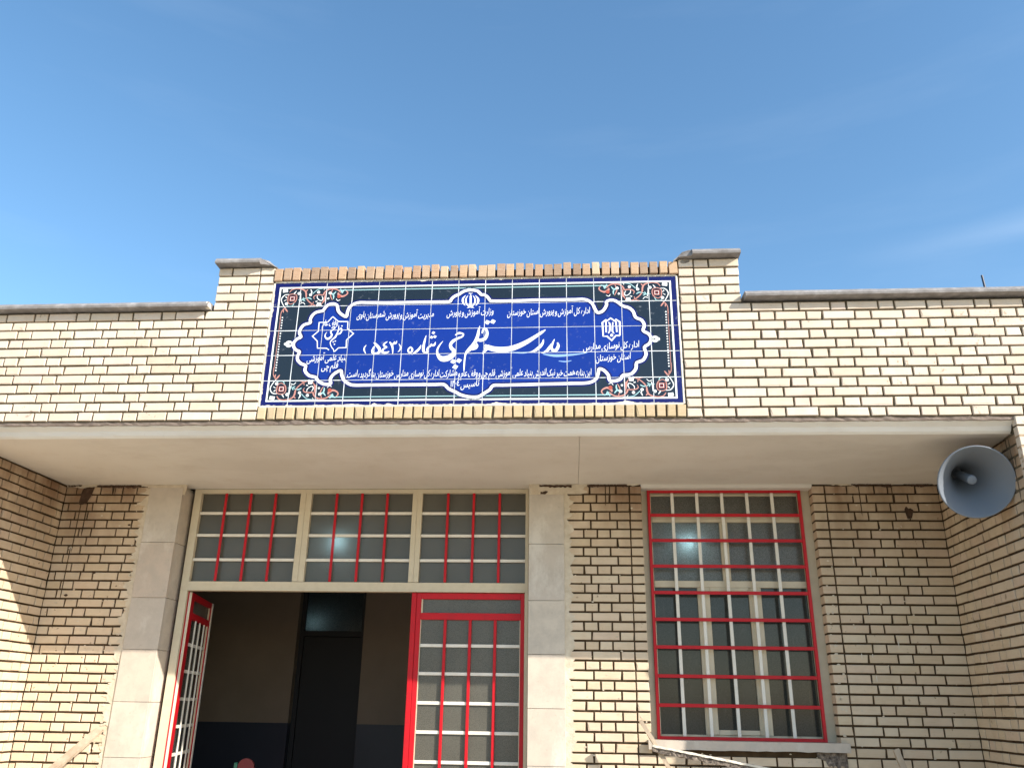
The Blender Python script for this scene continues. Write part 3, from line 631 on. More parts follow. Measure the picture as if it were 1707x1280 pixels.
for i in range(n):
    for k in range(m_): fs.append((i*m_+k, i*m_+(k+1) % m_, (i+1)*m_+(k+1) % m_, (i+1)*m_+k))
fs += [tuple(range(m_))[::-1], tuple(n*m_+k for k in range(m_))]
b.add(vs, fs); b.build('edge_moulding', M['plaster'], cn)
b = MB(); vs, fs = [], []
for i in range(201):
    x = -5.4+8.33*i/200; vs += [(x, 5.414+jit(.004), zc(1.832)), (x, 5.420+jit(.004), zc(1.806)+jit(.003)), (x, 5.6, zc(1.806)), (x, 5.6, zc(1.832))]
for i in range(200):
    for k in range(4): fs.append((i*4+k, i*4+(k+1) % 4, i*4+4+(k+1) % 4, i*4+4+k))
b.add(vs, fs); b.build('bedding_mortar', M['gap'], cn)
o = box('roof_deck', -5.4, 4.6, 5.66, 12, zc(1.84), zc(1.98), M['coping']); o['kind'] = 'structure'

# ------------------------------------------------------------------ brick walls round the recess
RC = .0731; RH = .0580; ZTOP = SOF-.010
NROW = int((ZTOP-0.0)/RC)
def rowz(r): return ZTOP-(r+1)*RC+.005
w1 = root('brick_wall', (-3.95, WY+.1, 0), label='stained narrow brick wall between left corner and door jamb, dark smear at top', cat='wall')
items = []
for r in range(NROW):
    z = rowz(r); x = -4.372; first = [[H_*.9, S_], [S_*.85, H_], [H_*.45, S_, H_], [S_*.55, H_]][r % 4]
    for l in seq_row(12, first, [H_, S_] if r % 4 in (0, 2) and r % 4 == 0 else [S_, H_]):
        l += jit(.003)
        if x > -3.63: break
        e = min(x+l, -3.60)
        if e > -3.68: e = -3.60
        items.append(((x, WY+jit(.0018), z+jit(.001)), 0, e-x, RH+jit(.0008))); x = e+J_
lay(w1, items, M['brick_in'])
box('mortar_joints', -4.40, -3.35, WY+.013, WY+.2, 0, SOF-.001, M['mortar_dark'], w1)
def smear(name, pts_fn, mat, parent, y0, th=.004):
    """thin rough-edged patch: columns of (x, zlow, zhigh)"""
    cols = pts_fn(); b = MB(); vs = []; fs = []
    for x, a, c_ in cols: vs += [(x, y0, a), (x, y0, c_), (x, y0+th, a), (x, y0+th, c_)]
    for i in range(len(cols)-1):
        k = i*4; fs += [(k, k+4, k+5, k+1), (k+2, k+3, k+7, k+6), (k, k+2, k+6, k+4), (k+1, k+5, k+7, k+3)]
    b.add(vs, fs); return b.build(name, mat, parent)
def col_smear(name, mat, parent, z0, z1, xl, xr, al, ar, y, n=None):
    """vertical strip with ragged sides, joined as one patch"""
    n = n or int((z1-z0)/.012); b = MB(); vs, fs = [], []
    a = c_ = 0
    for i in range(n+1):
        z = z0+(z1-z0)*i/n; a = a*.6+jit(al)*.8; c_ = c_*.6+jit(ar)*.8
        if R.random() < .12: a -= R.uniform(0, al)*1.6
        if R.random() < .12: c_ += R.uniform(0, ar)*1.6
        vs += [(xl+a, y, z), (xr+c_, y, z), (xl+a+.002, y+.006, z), (xr+c_-.002, y+.006, z)]
    for i in range(n):
        k = i*4; fs += [(k, k+1, k+5, k+4), (k+2, k+6, k+7, k+3), (k, k+4, k+6, k+2), (k+1, k+3, k+7, k+5)]
    b.add(vs, fs); return b.build(name, mat, parent)
col_smear('smeared_plaster', M['fringe'], w1, 0, SOF-.03, -3.655, -3.56, .030, .003, WY-.003)
col_smear('smeared_plaster', M['fringe'], w1, SOF-.09, SOF-.001, -3.62, -3.30, .06, .01, WY-.006, 8)
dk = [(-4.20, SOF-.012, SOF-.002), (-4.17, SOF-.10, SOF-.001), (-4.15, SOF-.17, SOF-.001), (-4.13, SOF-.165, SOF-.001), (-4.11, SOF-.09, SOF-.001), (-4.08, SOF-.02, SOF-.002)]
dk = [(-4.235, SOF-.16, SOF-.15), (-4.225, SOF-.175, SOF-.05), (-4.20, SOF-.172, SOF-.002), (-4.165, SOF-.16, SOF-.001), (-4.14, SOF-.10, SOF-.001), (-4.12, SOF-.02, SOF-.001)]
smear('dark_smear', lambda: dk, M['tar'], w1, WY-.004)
for i in range(7):
    x = -4.3+R.random()*.6; zz = SOF-R.uniform(.2, 1.5); s = R.uniform(.006, .016)
    smear('mortar_splash', lambda: [(x-s, zz-.002, zz+.002), (x-s*.4, zz-s*.6, zz+s*.5), (x+s*.3, zz-s*.7, zz+s*.6), (x+s, zz-.003, zz+.004)], M['tar' if i % 2 else 'fringe'], w1, WY-.004)

w2 = root('brick_wall', (1.5, WY+.1, 0), label='shaded recessed brick wall round the red barred window, right of the door', cat='wall')
WX0, WX1, WZ0, WZ1 = .598, 1.985, zc(-.222), zc(1.705)
items = []
for r in range(NROW):
    z = rowz(r); jl = .497; jr = 2.088; top = z+RH
    hh = RH+jit(.0008); zj = z+jit(.001)
    inwin = z+RH > zc(-.287)
    # left pier
    ls = [H_, S_, .125] if r % 2 == 0 else [.155, H_*.98, H_, .125]
    x = jl-.005
    for l in ls:
        l += jit(.003); e = max(x-l, -.045)
        if e < .07: e = -.045
        items.append(((e, WY+jit(.0018), zj), 0, x-e, hh)); x = e-J_
        if x < -.04: break
    if inwin or r > 29:
        items.append(((jl+.006, WY+jit(.0015), zj), 0, WX0-jl-.006, hh))
        items.append(((WX1, WY+jit(.0015), zj), 0, jr-.006-WX1, hh))
        # return of the right jamb
        if inwin and z < WZ1: items.append(((WX1+.001, WY+.117, zj), -math.pi/2, .105, hh))
    # right pier
    x = jr+.006
    for l in seq_row(12, [S_*.80] if r % 2 == 0 else [S_, H_], [S_, H_] if r % 2 == 0 else [S_, H_]):
        l += jit(.003); e = min(x+l, 2.984)
        if x > 2.89: break
        if e > 2.876: e = 2.984
        items.append(((x, WY+jit(.0018), zj), 0, e-x, hh)); x = e+J_
    if not inwin:
        x = jl+.006; first = [H_, S_*.75] if r % 2 else [S_*.6, S_]
        for l in seq_row(14, first, [H_, S_]):
            if x > jr-.03: break
            e = min(x+l+jit(.003), jr-.006); items.append(((x, WY+jit(.0018), zj), 0, e-x, hh)); x = e+J_
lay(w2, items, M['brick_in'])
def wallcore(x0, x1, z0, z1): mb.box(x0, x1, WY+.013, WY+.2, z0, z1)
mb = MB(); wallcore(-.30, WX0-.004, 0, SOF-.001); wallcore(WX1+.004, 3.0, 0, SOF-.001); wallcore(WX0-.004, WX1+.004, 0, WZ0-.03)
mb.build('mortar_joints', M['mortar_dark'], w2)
box('lintel', WX0-.004, WX1+.004, WY+.004, WY+.2, WZ1, SOF-.001, M['plaster'], w2)
col_smear('smeared_plaster', M['fringe'], w2, 0, SOF-.05, -.07, .005, .003, .024, WY-.003)
col_smear('smeared_plaster', M['fringe'], w2, SOF-.085, SOF-.001, -.30, .12, .02, .05, WY-.007, 7)
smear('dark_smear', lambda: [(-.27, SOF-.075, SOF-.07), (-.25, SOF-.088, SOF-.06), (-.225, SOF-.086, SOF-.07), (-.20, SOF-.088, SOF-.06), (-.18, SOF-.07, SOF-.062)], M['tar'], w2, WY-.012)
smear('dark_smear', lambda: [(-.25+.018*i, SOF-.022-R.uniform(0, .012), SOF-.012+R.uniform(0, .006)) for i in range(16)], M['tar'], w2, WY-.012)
def topsmear(parent, x0, x1, y):
    n = int((x1-x0)/.02); h = .012; cols = []
    for i in range(n+1):
        h = max(.003, min(.030, h+jit(.008))); cols.append((x0+(x1-x0)*i/n, SOF-h, SOF+.001))
    smear('ceiling_plaster_edge', lambda: cols, M['fringe'], parent, y)
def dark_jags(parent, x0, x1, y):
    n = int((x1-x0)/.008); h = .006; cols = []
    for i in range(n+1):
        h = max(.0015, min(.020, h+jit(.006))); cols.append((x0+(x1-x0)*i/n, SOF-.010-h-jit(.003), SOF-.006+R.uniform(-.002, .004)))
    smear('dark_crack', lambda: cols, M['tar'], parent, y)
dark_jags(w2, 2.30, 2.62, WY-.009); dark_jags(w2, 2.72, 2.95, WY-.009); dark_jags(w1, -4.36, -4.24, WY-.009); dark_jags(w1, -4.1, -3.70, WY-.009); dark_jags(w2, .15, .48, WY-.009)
for x, a, b_ in ((-4.215, .17, .55), (-4.155, .17, .42), (-4.23, .55, .95), (-3.86, .01, .09), (-3.93, .01, .07), (2.36, .02, .24), (.30, .02, .16), (.335, .02, .10), (2.62, .02, .15)):
    smear('brown_drip', lambda: [(x-.004+jit(.002), SOF-b_, SOF-a), (x, SOF-b_-.03, SOF-a+.01), (x+.004, SOF-b_+.02, SOF-a)], M['mortar_dark'], w1 if x < -3 else w2, WY-.004, .002)
smear('dark_crust', lambda: [(1.80+.012*i, zc(-.292)-.03-.045*min(1, i/9)-R.uniform(0, .03)*(i > 5), zc(-.288)) for i in range(19)], M['shaggy'], w2, WY-.008, .007)
topsmear(w2, .12, .59, WY-.005); topsmear(w2, 2.0, 2.97, WY-.005); topsmear(w1, -4.37, -3.6, WY-.005)
smear('brown_drip', lambda: [(2.70, zc(1.505), zc(1.53)), (2.715, zc(1.44), zc(1.55)), (2.73, zc(1.47), zc(1.53)), (2.745, zc(1.45), zc(1.535)), (2.765, zc(1.505), zc(1.52))], M['tar'], w2, WY-.004)
for i in range(9):
    x = R.uniform(2.15, 2.5); zz = zc(R.uniform(0, 1.2)); s = R.uniform(.010, .03)
    smear('paint_drip', lambda: [(x-.003, zz-s, zz+s*.2), (x, zz-s*1.6, zz+s), (x+.003, zz-s, zz+s*.4)], M['mortar_white'], w2, WY-.004, .002)

# smears and crumbs of mortar left on the brick faces
def crumbs(parent, spots):
    b = MB()
    for x, z, s in spots:
        n = R.randrange(5, 9); ph = R.uniform(0, 6); pts = [(x+s*R.uniform(.5, 1.1)*math.cos(ph+2*math.pi*k/n), z+s*R.uniform(.3, .8)*math.sin(ph+2*math.pi*k/n)) for k in range(n)]
        b.add([(a_, WY-.0035, c_) for a_, c_ in pts]+[(a_, WY+.002, c_) for a_, c_ in pts], [tuple(range(n))]+[(k, (k+1) % n, n+(k+1) % n, n+k) for k in range(n)])
    b.build('mortar_crumbs', M['fringe'], parent)['kind'] = 'stuff'
crumbs(w2, [(R.uniform(.0, .58), zc(R.uniform(-.45, 1.6)), R.uniform(.004, .014)) for _ in range(34)]+[(R.uniform(2.02, 2.95), zc(R.uniform(-.45, 1.7)), R.uniform(.003, .012)) for _ in range(46)]+[(2.0+abs(R.gauss(0, .03)), zc(R.uniform(-.25, 1.2)), R.uniform(.006, .018)) for _ in range(30)]+[(R.uniform(.6, 1.9), zc(R.uniform(-.45, -.3)), R.uniform(.004, .012)) for _ in range(14)])
crumbs(w1, [(R.uniform(-4.3, -3.66), zc(R.uniform(-.45, 1.6)), R.uniform(.003, .012)) for _ in range(40)]+[(-3.68+R.gauss(0, .03), zc(R.uniform(-.45, 1.3)), R.uniform(.008, .022)) for _ in range(36)])
# sill of the window
def slab(name, x0, x1, y0, y1, z0, z1, mat, parent, j=.003, nx=24):
    vs, fs = [], []
    for i in range(nx+1):
        x = x0+(x1-x0)*i/nx; q = jit(j); q2 = jit(j)
        vs += [(x, y0+q, z0+q2), (x, y0+q*.5, z1+jit(j*.3)), (x, y1, z1), (x, y1, z0)]
    for i in range(nx):
        for k in range(4): fs.append((i*4+k, i*4+(k+1) % 4, i*4+4+(k+1) % 4, i*4+4+k))
    fs += [(0, 1, 2, 3)[::-1], tuple(nx*4+k for k in range(4))]
    b = MB(); b.add(vs, fs); return b.build(name, mat, parent)
slab('window_sill', .57, 2.035, WY-.055, WY+.13, zc(-.285), zc(-.222), M['stone'], w2)

w3 = root('side_wall', (-4.45, 6.1, 0), label='brick side wall at the far left whose lower front catches the sun', cat='wall', group='side walls of the recess')
items = []
for r in range(NROW):
    z = rowz(r); y = WY-.004; ls = seq_row(20, [[S_*.5], [H_, S_*.97], [S_*.8], [H_*.6, S_]][r % 4], [H_, S_])
    for l in ls:
        l += jit(.003); e = max(y-l, 5.405)
        if y < 5.44: break
        items.append(((-4.372+jit(.0018), e, z+jit(.001)), math.pi/2, y-e, RH+jit(.0008))); y = e-J_
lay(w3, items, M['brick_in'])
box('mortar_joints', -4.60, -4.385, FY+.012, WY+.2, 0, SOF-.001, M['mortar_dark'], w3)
w4 = root('side_wall', (3.1, 6.1, 0), label='shaded brick side wall at the far right behind the loudspeaker', cat='wall', group='side walls of the recess')
items = []; P0 = Vector((2.925, FY, 0)); P1 = Vector((2.985, WY, 0)); dv = (P1-P0); LN = dv.length; dv.normalize()
ang = math.atan2(-dv.y, -dv.x)
for r in range(NROW):
    z = rowz(r); t = 0.004; ls = seq_row(20, [[S_], [H_*1.0, S_], [S_*.6, H_], [H_, S_]][r % 4], [H_, S_])
    for l in ls:
        l += jit(.003); e = min(t+l, LN-.004)
        if t > LN-.03: break
        q = P1-dv*t; items.append(((q.x+jit(.0018), q.y, z+jit(.001)), ang, e-t, RH+jit(.0008))); t = e+J_
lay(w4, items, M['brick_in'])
b = MB(); b.add([(2.937, FY+.011, 0), (2.998, WY+.2, 0), (3.3, WY+.2, 0), (3.3, FY+.011, 0)]+[(2.937, FY+.011, SOF-.001), (2.998, WY+.2, SOF-.001), (3.3, WY+.2, SOF-.001), (3.3, FY+.011, SOF-.001)],
                [(0, 1, 2, 3)[::-1], (4, 5, 6, 7), (0, 1, 5, 4), (1, 2, 6, 5), (2, 3, 7, 6), (3, 0, 4, 7)]); b.build('mortar_joints', M['mortar_dark'], w4)
items = []
for r in range(int(PB/PC)):
    z = PB-(r+1)*PC+.005; x = 2.926
    for l in seq_row(12, [H_] if r % 2 else [S_], [S_, H_]):
        if x > 4.5: break
        items.append(((x, FY-.001+jit(.002), z), 0, l, PH)); x += l+J_
fw = root('front_wall', (3.8, FY+.1, 0), label='thin sunlit strip of front brick wall at the right edge below the parapet', cat='wall')
lay(fw, items, M['brick'], 60)
box('mortar_joints', 2.934, 4.6, FY+.0095, FY+.2, 0, PB-.007, M['mortar'], fw)

items = []
for r in range(int(PB/PC)):
    z = PB-(r+1)*PC+.005; x = -4.373
    for l in seq_row(10, [H_] if r % 2 else [S_], [S_, H_]):
        if x < -5.25: break
        items.append(((x-l, FY-.001+jit(.002), z), 0, l, PH)); x -= l+J_
fl = root('front_wall', (-4.9, FY+.1, 0), label='front brick wall left of the recess, beside the sunlit side wall', cat='wall')
lay(fl, items, M['brick'], 60)
box('mortar_joints', -5.35, -4.602, FY+.012, FY+.2, 0, PB-.007, M['mortar'], fl)
# ------------------------------------------------------------------ stone jambs
def jamb(x0, x1, ret, label):
    p = root('stone_jamb', ((x0+x1)/2, WY, 0), label=label, cat='door jamb', group='stone slab jambs of the entrance')
    zs = [SOF-.028 if ret else SOF-.09, zc(1.235) if not ret else zc(1.24), zc(.785), zc(.376), zc(-.018), zc(-.42), zc(-.82), zc(-1.2), .02]
    for i in range(len(zs)-1):
        b = MB()
        b.box(x0, x1, WY-.012+jit(.0015), WY+.02, zs[i+1]+.002, zs[i]-.001)
        b.build('stone_slab', M['stone'], p, .0015)
        if ret:
            b = MB(); b.box(x1-.018, x1+.0, WY+.022, 7.06, zs[i+1]+.002, zs[i]-.001); b.build('stone_slab', M['stone'], p, .0015)
    box('backing', x0, x1-.02, WY+.021, 7.2, 0, SOF-.001, M['casing'], p)
    return p
jamb(-3.615, -3.322, True, 'left stone jamb of the entrance, lower slabs in full sun, side face visible')
jamb(-.335, -.045, False, 'right stone jamb, between the red glazed door leaf and the brick pier')
slab('plaster_head', -3.64, -3.31, WY-.008, WY+.02, SOF-.030, SOF-.001, M['fringe'], w1, .004, 10)
slab('plaster_head', -.335, -.04, WY-.010, WY+.02, SOF-.092, SOF-.001, M['fringe'], w2, .004, 10)

# ------------------------------------------------------------------ entrance: transom, fixed leaf, open leaf
FX0, FX1 = -3.285, -.345; YF = 7.03
ent = root('glazed_entrance', ((FX0+FX1)/2, YF, 0), label='cream and red steel entrance with a barred glazed transom and its left leaf standing open', cat='entrance')
GZ0, GZ1 = zc(.945), zc(1.700)
G3 = [(-3.222, -2.335), (-2.236, -1.347), (-1.262, -.372)]
mb = MB()
mb.box(FX0, G3[0][0], YF-.03, YF+.04, zc(.866), SOF-.002); mb.box(FX0, G3[0][0], YF-.03, YF-.004, 0, zc(.865))
mb.box(G3[2][1], FX1, YF-.03, YF+.04, 0, SOF-.002)
mb.box(G3[0][0], G3[2][1], YF-.029, YF+.04, GZ1, SOF-.003)
for a, b_ in ((G3[0][1], G3[1][0]), (G3[1][1], G3[2][0])):
    m0 = (a+b_)/2; mb.box(a, m0-.002, YF-.028, YF+.04, GZ0, GZ1); mb.box(m0+.002, b_, YF-.028, YF+.04, GZ0, GZ1); mb.box(m0-.002, m0+.002, YF-.024, YF+.04, GZ0, GZ1)
mb.box(G3[0][0], G3[2][1], YF-.030, YF+.04, zc(.866), GZ0-.004)
mb.box(G3[0][0], G3[2][1], YF-.036, YF-.0301, zc(.866), zc(.880))
fr = mb.build('door_frame', M['beige'], ent)
for a, b_ in G3:
    box('pane', a-.01, b_+.01, YF+.012, YF+.018, GZ0-.01, GZ1+.01, M['glass'], ent)
    for z in (1.526, 1.334, 1.126):
        box('white_bar', a, b_, YF-.016, YF+.002, zc(z)-.012, zc(z)+.012, M['white'], ent, .002)
    for k in (1, 2, 3):
        x = a+(b_-a)*k/4; box('red_bar', x-.0110, x+.0110, YF-.027, YF-.0165, GZ0, GZ1, M['red'], ent, .002)
def leaf(mirror, loc, rot, label, inner=None):
    """origin at the hinge, leaf runs along +x (or -x when mirrored), front at y=0"""
    W_ = .935; s = -1 if mirror else 1
    p = empty('door_leaf'); p.parent = ent; p.location = Vector(loc)-Vector(ORG[ent.name]); p.rotation_euler = (0, 0, rot); ORG[p.name] = (0, 0, 0); p['label'] = label
    Z0, Z1 = .12, zc(.862)
    def bb(nm, a, b_, y0, y1, z0, z1, mat, bev=.002):
        x0, x1 = sorted((s*a, s*b_)); return box(nm, x0, x1, y0, y1, z0, z1, mat, p, bev)
    gx0, gx1 = (.120 if inner else .032), W_-.082
    zt = [zc(.812), zc(.702), zc(.648)]          # strip pane top/bottom, grid top
    bb('stile', 0, gx0, 0, .04, Z0, Z1, M['red']); bb('stile', gx1, W_-.042, 0, .04, Z0, Z1, M['red']); bb('stile', W_-.040, W_, -.006, .034, Z0, Z1, M[inner or 'red'])
    bb('rail', gx0, gx1, .001, .039, zt[0], Z1, M['red']); bb('rail', gx0, gx1, .001, .039, zt[2], zt[1], M['red']); bb('rail', gx0, gx1, .001, .039, .95, 1.01, M['red'])
    bb('panel', gx0, gx1, .012, .03, Z0, .949, M['red'])
    bb('pane', gx0-.005, gx1+.005, .024, .029, zt[1], zt[0], M['glass'], 0); bb('pane', gx0-.005, gx1+.005, .024, .029, 1.01, zt[2], M['glass_win' if inner else 'glass'], 0)
    bb('bead', gx0, gx0+.006, .006, .02, 1.01, zt[2], M['beige'], 0); bb('bead', gx1-.006, gx1, .006, .02, 1.01, zt[2], M['beige'], 0); bb('bead', gx1-.012, gx1, .006, .02, zt[1], zt[0], M['beige'], 0)
    for z in (.446, .230, .010, -.204, -.418):
        bb('white_bar', gx0+.006, gx1-.006, .008, .020, zc(z)-.0125, zc(z)+.0125, M['white'])
    for k in (1, 2, 3):
        x = gx0+(gx1-gx0)*k/4; bb('red_bar', x-.012, x+.012, -.003, .0075, 1.01, zt[2], M[inner or 'red'])
    bb('hinge_edge', -.004, -.0005, .0, .04, Z0, Z1, M['beige'], 0)
    return p
leaf(True, (-.375, YF-.008, 0), 0, 'closed right leaf, red frame with a grid of white and red bars over frosted glass')
ol_ = leaf(False, (-3.212, YF+.052, 0), math.radians(102), 'left leaf swung inwards, seen almost edge on', 'white')
box('jamb_rebate', FX0, -3.2225, YF-.003, YF+.024, .12, zc(.86), M['red'], ent); box('jamb_strip', FX0, -3.219, YF+.025, YF+.048, .12, zc(.86), M['white'], ent)

# ------------------------------------------------------------------ barred window
YG = 6.95; YW = 7.04
wn = root('barred_window', (1.28, YG, WZ0), label='tall window behind a red steel grille with white uprights, right of the entrance', cat='window')
mb = MB(); mb.box(WX0+.001, .672, YG+.014, YG+.07, WZ0, WZ1-.001); mb.box(1.918, WX1+.02, YG+.014, YG+.07, WZ0, WZ1-.001); mb.box(.672, 1.918, YG+.014, YG+.07, zc(1.690), WZ1-.001)
mb.build('casing', M['casing'], wn)
gr = empty('grille'); gr.parent = wn; gr['label'] = 'red steel grille with thin white uprights'; ORG[gr.name] = ORG[wn.name]
gx0, gx1, gz0, gz1 = .651, 1.914, zc(-.198), zc(1.700)
box('frame_bar', gx0, gx0+.024, YG-.014, YG+.012, gz0-.024, gz1+.010, M['red'], gr, .002); box('frame_bar', gx1-.024, gx1, YG-.014, YG+.012, gz0-.024, gz1+.010, M['red'], gr, .002)
box('frame_bar', gx0+.024, gx1-.024, YG-.013, YG+.012, gz1-.014, gz1+.010, M['red'], gr, .002); box('frame_bar', gx0+.024, gx1-.024, YG-.013, YG+.012, gz0-.024, gz0, M['red'], gr, .002)
for z in (1.496, 1.287, 1.078, .868, .660, .449, .234, .022):
    box('red_bar', gx0+.024, gx1-.024, YG-.012, YG-.001, zc(z)-.013, zc(z)+.013, M['red'], gr, .002)
for x in (.851, 1.056, 1.262, 1.468, 1.673):
    x += .008; box('white_bar', x-.013, x+.013, YG, YG+.011, gz0, gz1-.014, M['white'], gr, .002)
wf = empty('window_frame'); wf.parent = wn; ORG[wf.name] = ORG[wn.name]
def wb(nm, x0, x1, z0, z1, y0=YW-.025, y1=YW+.03, mat=None): return box(nm, x0, x1, y0, y1, zc(z0), zc(z1), mat or M['beige'], wf, .003)
wb('stile', .655, .688, -.222, 1.692); wb('stile', 1.905, 1.94, -.222, 1.692)
wb('rail', .6885, 1.9045, 1.676, 1.692); wb('rail', .6885, 1.9045, 1.452, 1.502, YW-.03); wb('rail', .6885, 1.9045, .918, .972, YW-.03); wb('rail', .6885, 1.9045, -.222, -.186)
wb('mullion', 1.245, 1.268, .9725, 1.4515); wb('mullion', 1.272, 1.309, .9725, 1.4515, YW-.034)
for a, b_ in ((1.030, 1.122), (1.440, 1.556)):
    b_ = a+.096; wb('mullion', a, a+.042, -.1855, .9175); wb('mullion', a+.046, b_, -.1855, .9175, YW-.034)
wb('sash_rail', 1.127, 1.439, .890, .9175, YW-.032); wb('sash_rail', 1.127, 1.439, -.1855, -.150, YW-.032)
for x0, x1, z0, z1 in ((.68, 1.91, 1.50, 1.68), (.68, 1.25, .97, 1.455), (1.30, 1.91, .97, 1.455), (.68, 1.035, -.19, .92), (1.12, 1.445, -.15, .89), (1.53, 1.91, -.19, .92)):
    box('pane', x0, x1, YW, YW+.006, zc(z0), zc(z1), M['glass' if z1 > 1 else 'glass_win'], wn)

# ------------------------------------------------------------------ horn loudspeaker on the right-hand wall
def revolve(b, prof, c_, ax, n=48, mi=0, closed=False):
    ax = Vector(ax).normalized(); u = ax.orthogonal().normalized(); v = ax.cross(u); vs = []; m_ = len(prof)
    for i in range(n):
        t = 2*math.pi*i/n; e = u*math.cos(t)+v*math.sin(t)
        for d, r in prof: vs.append(Vector(c_)+ax*d+e*r)
    fs = [(i*m_+k, ((i+1) % n)*m_+k, ((i+1) % n)*m_+k+1, i*m_+k+1) for i in range(n) for k in range(m_-1)]
    b.add(vs, fs, mi)
HC = Vector((2.700, 5.60, zc(1.432))); vr = (HC-Vector((0, 0, EYE))).normalized()
HA = -(vr*.944+(rt2*-.91+up2*.39)*.33).normalized()
hn = root('horn_loudspeaker', tuple(HC), label='round grey horn loudspeaker fixed high on the right-hand wall under the soffit', cat='loudspeaker')
RR = .231
def bell(t): return .040+(RR-.040)*(.50*t+.50*t**2.6)
inn = [(-.40+.40*k/22, bell(k/22)) for k in range(23)]
rim = [(.004, RR+.004), (.005, RR+.009), (.000, RR+.013), (-.007, RR+.011), (-.010, RR+.005)]
outp = [(d-.004, r+.0035) for d, r in inn[::-1]][1:]
b = MB(); revolve(b, inn+rim+outp, HC, HA); b.build('horn', M['horn'], hn, smooth=True)
b = MB(); revolve(b, [(-.405, .002), (-.405, .05), (-.40, .058), (-.37, .062)], HC, HA); revolve(b, [(-.37, .0525), (-.37, .062)], HC, HA)
revolve(b, [(-.48, .001), (-.48, .062), (-.47, .07), (-.41, .07), (-.405, .062), (-.405, .001)], HC, HA); b.build('driver_housing', M['horn'], hn, smooth=False)
b = MB(); revolve(b, [(-.40, .026), (-.22, .029), (-.095, .032), (-.086, .031), (-.082, .027), (-.082, .0005)], HC, HA, 24); b.build('inner_tube', M['horn'], hn, smooth=True)
bk = HC+HA*(-.36); b = MB()
b.beam(bk+Vector((0, 0, -.075)), bk+Vector((.16, .10, -.075)), .03, .006); b.beam(bk+Vector((0, 0, .075)), bk+Vector((.16, .10, .075)), .03, .006); b.beam(bk+Vector((.16, .10, -.09)), bk+Vector((.16, .10, .09)), .05, .006, upv=(0, 1, 0))
b.box(bk.x+.158, 2.962, bk.y+.08, bk.y+.12, bk.z-.02, bk.z+.02); b.build('bracket', M['steel'], hn)
b = MB(); q0 = HC+HA*(-.47); pts_ = smooth([(*(q0),), (q0.x+.05, q0.y+.03, q0.z-.09), (q0.x+.13, q0.y+.10, q0.z-.05), (2.950, q0.y+.14, q0.z+.05), (2.952, q0.y+.16, SOF-.01)], 6)
for k in range(len(pts_)-1): b.tube(pts_[k], pts_[k+1], .004, .004, 6)
b.build('cable', M['in_dark'], hn)
b = MB()
for tt in range(8):
    u_ = HA.orthogonal().normalized(); v_ = HA.cross(u_); e_q = u_*math.cos(tt*math.pi/4)+v_*math.sin(tt*math.pi/4); q1 = HC+HA*(-.385)+e_q*.064; b.tube(q1, q1+HA*.012, .006, .006, 6)
b.build('bolts', M['steel'], hn)

# ------------------------------------------------------------------ rod on the roof, timber leaning below
b = MB(); b.tube((2.995, 5.55, zc(2.70)), (2.985, 5.55, zc(2.945)), .009, .008, 10)
o = b.build('steel_rod', flat('blue_black_rod', (.02, .03, .06), .5)); o['label'] = 'short dark rod standing up from the parapet coping at far right'; o['category'] = 'rod'
def stick(name, a, c_, w_, h, mat, label, cat, n=14, rough=.003, grp=None):
    a, c_ = Vector(a), Vector(c_); d = (c_-a).normalized(); sx = d.cross(Vector((0, 1, 0))).normalized(); sy = sx.cross(d).normalized(); vs, fs = [], []
    for i in range(n+1):
        q = a.lerp(c_, i/n)
        for e, f in ((-1, -1), (1, -1), (1, 1), (-1, 1)): vs.append(q+sx*(e*w_/2+jit(rough))+sy*(f*h/2+jit(rough)))
    for i in range(n):
        for k in range(4): fs.append((i*4+k, i*4+(k+1) % 4, i*4+4+(k+1) % 4, i*4+4+k))
    fs += [(3, 2, 1, 0), tuple(n*4+k for k in range(4))]
    b = MB(); b.add(vs, fs); o = b.build(name, mat); o['label'] = label; o['category'] = cat
    return o
stick('wooden_stick', (.503, 6.60, zc(-.085)), (.503+.186*4.72, 6.60, .06), .028, .03, M['wood'], 'thin weathered stick leaning below the left end of the window sill', 'stick', 24, .0025)
# rough plank crusted with mortar, running down to the right below the sill
sd2 = Vector((1.302-.575, 0, -.372+.250))
a = Vector((.575, 6.57, zc(-.258)))
pk = root('rough_plank', tuple(a), label='long plank sloping down under the window sill, dark crust below its pale edge', cat='plank')
def long_piece(nm, off, w_, h, mat, rough, n=70):
    P_ = [a+Vector((0, off[0], off[1]))+sd2*(i/n*2.1) for i in range(n+1)]; vs, fs = [], []
    for q in P_:
        for y, z in ((-w_/2, -h/2), (w_/2, -h/2), (w_/2, h/2), (-w_/2, h/2)): vs.append(q+Vector((0, y+jit(rough), z+jit(rough))))
    for i in range(n):
        for k in range(4): fs.append((i*4+k, i*4+(k+1) % 4, i*4+4+(k+1) % 4, i*4+4+k))
    fs += [(3, 2, 1, 0), tuple(n*4+k for k in range(4))]
    b = MB(); b.add(vs, fs); return b.build(nm, mat, pk)
long_piece('plank_edge', (0, .006), .05, .014, M['mortar_white'], .002); long_piece('mortar_crust', (.01, -.018), .05, .030, M['shaggy'], .006)
stick('wooden_stick', (2.285, 6.60, zc(-.245)), (2.345+.30, 6.56, .06), .040, .03, M['wood'], 'pale stick standing below the brick wall right of the window', 'stick', 24, .002)
stick('leaning_board', (-3.648, 6.76, zc(-.225)), (-4.0, 4.55, .05), .060, .022, M['wood'], 'greyish board leaning against the brick wall left of the stone jamb', 'board', 30, .003)

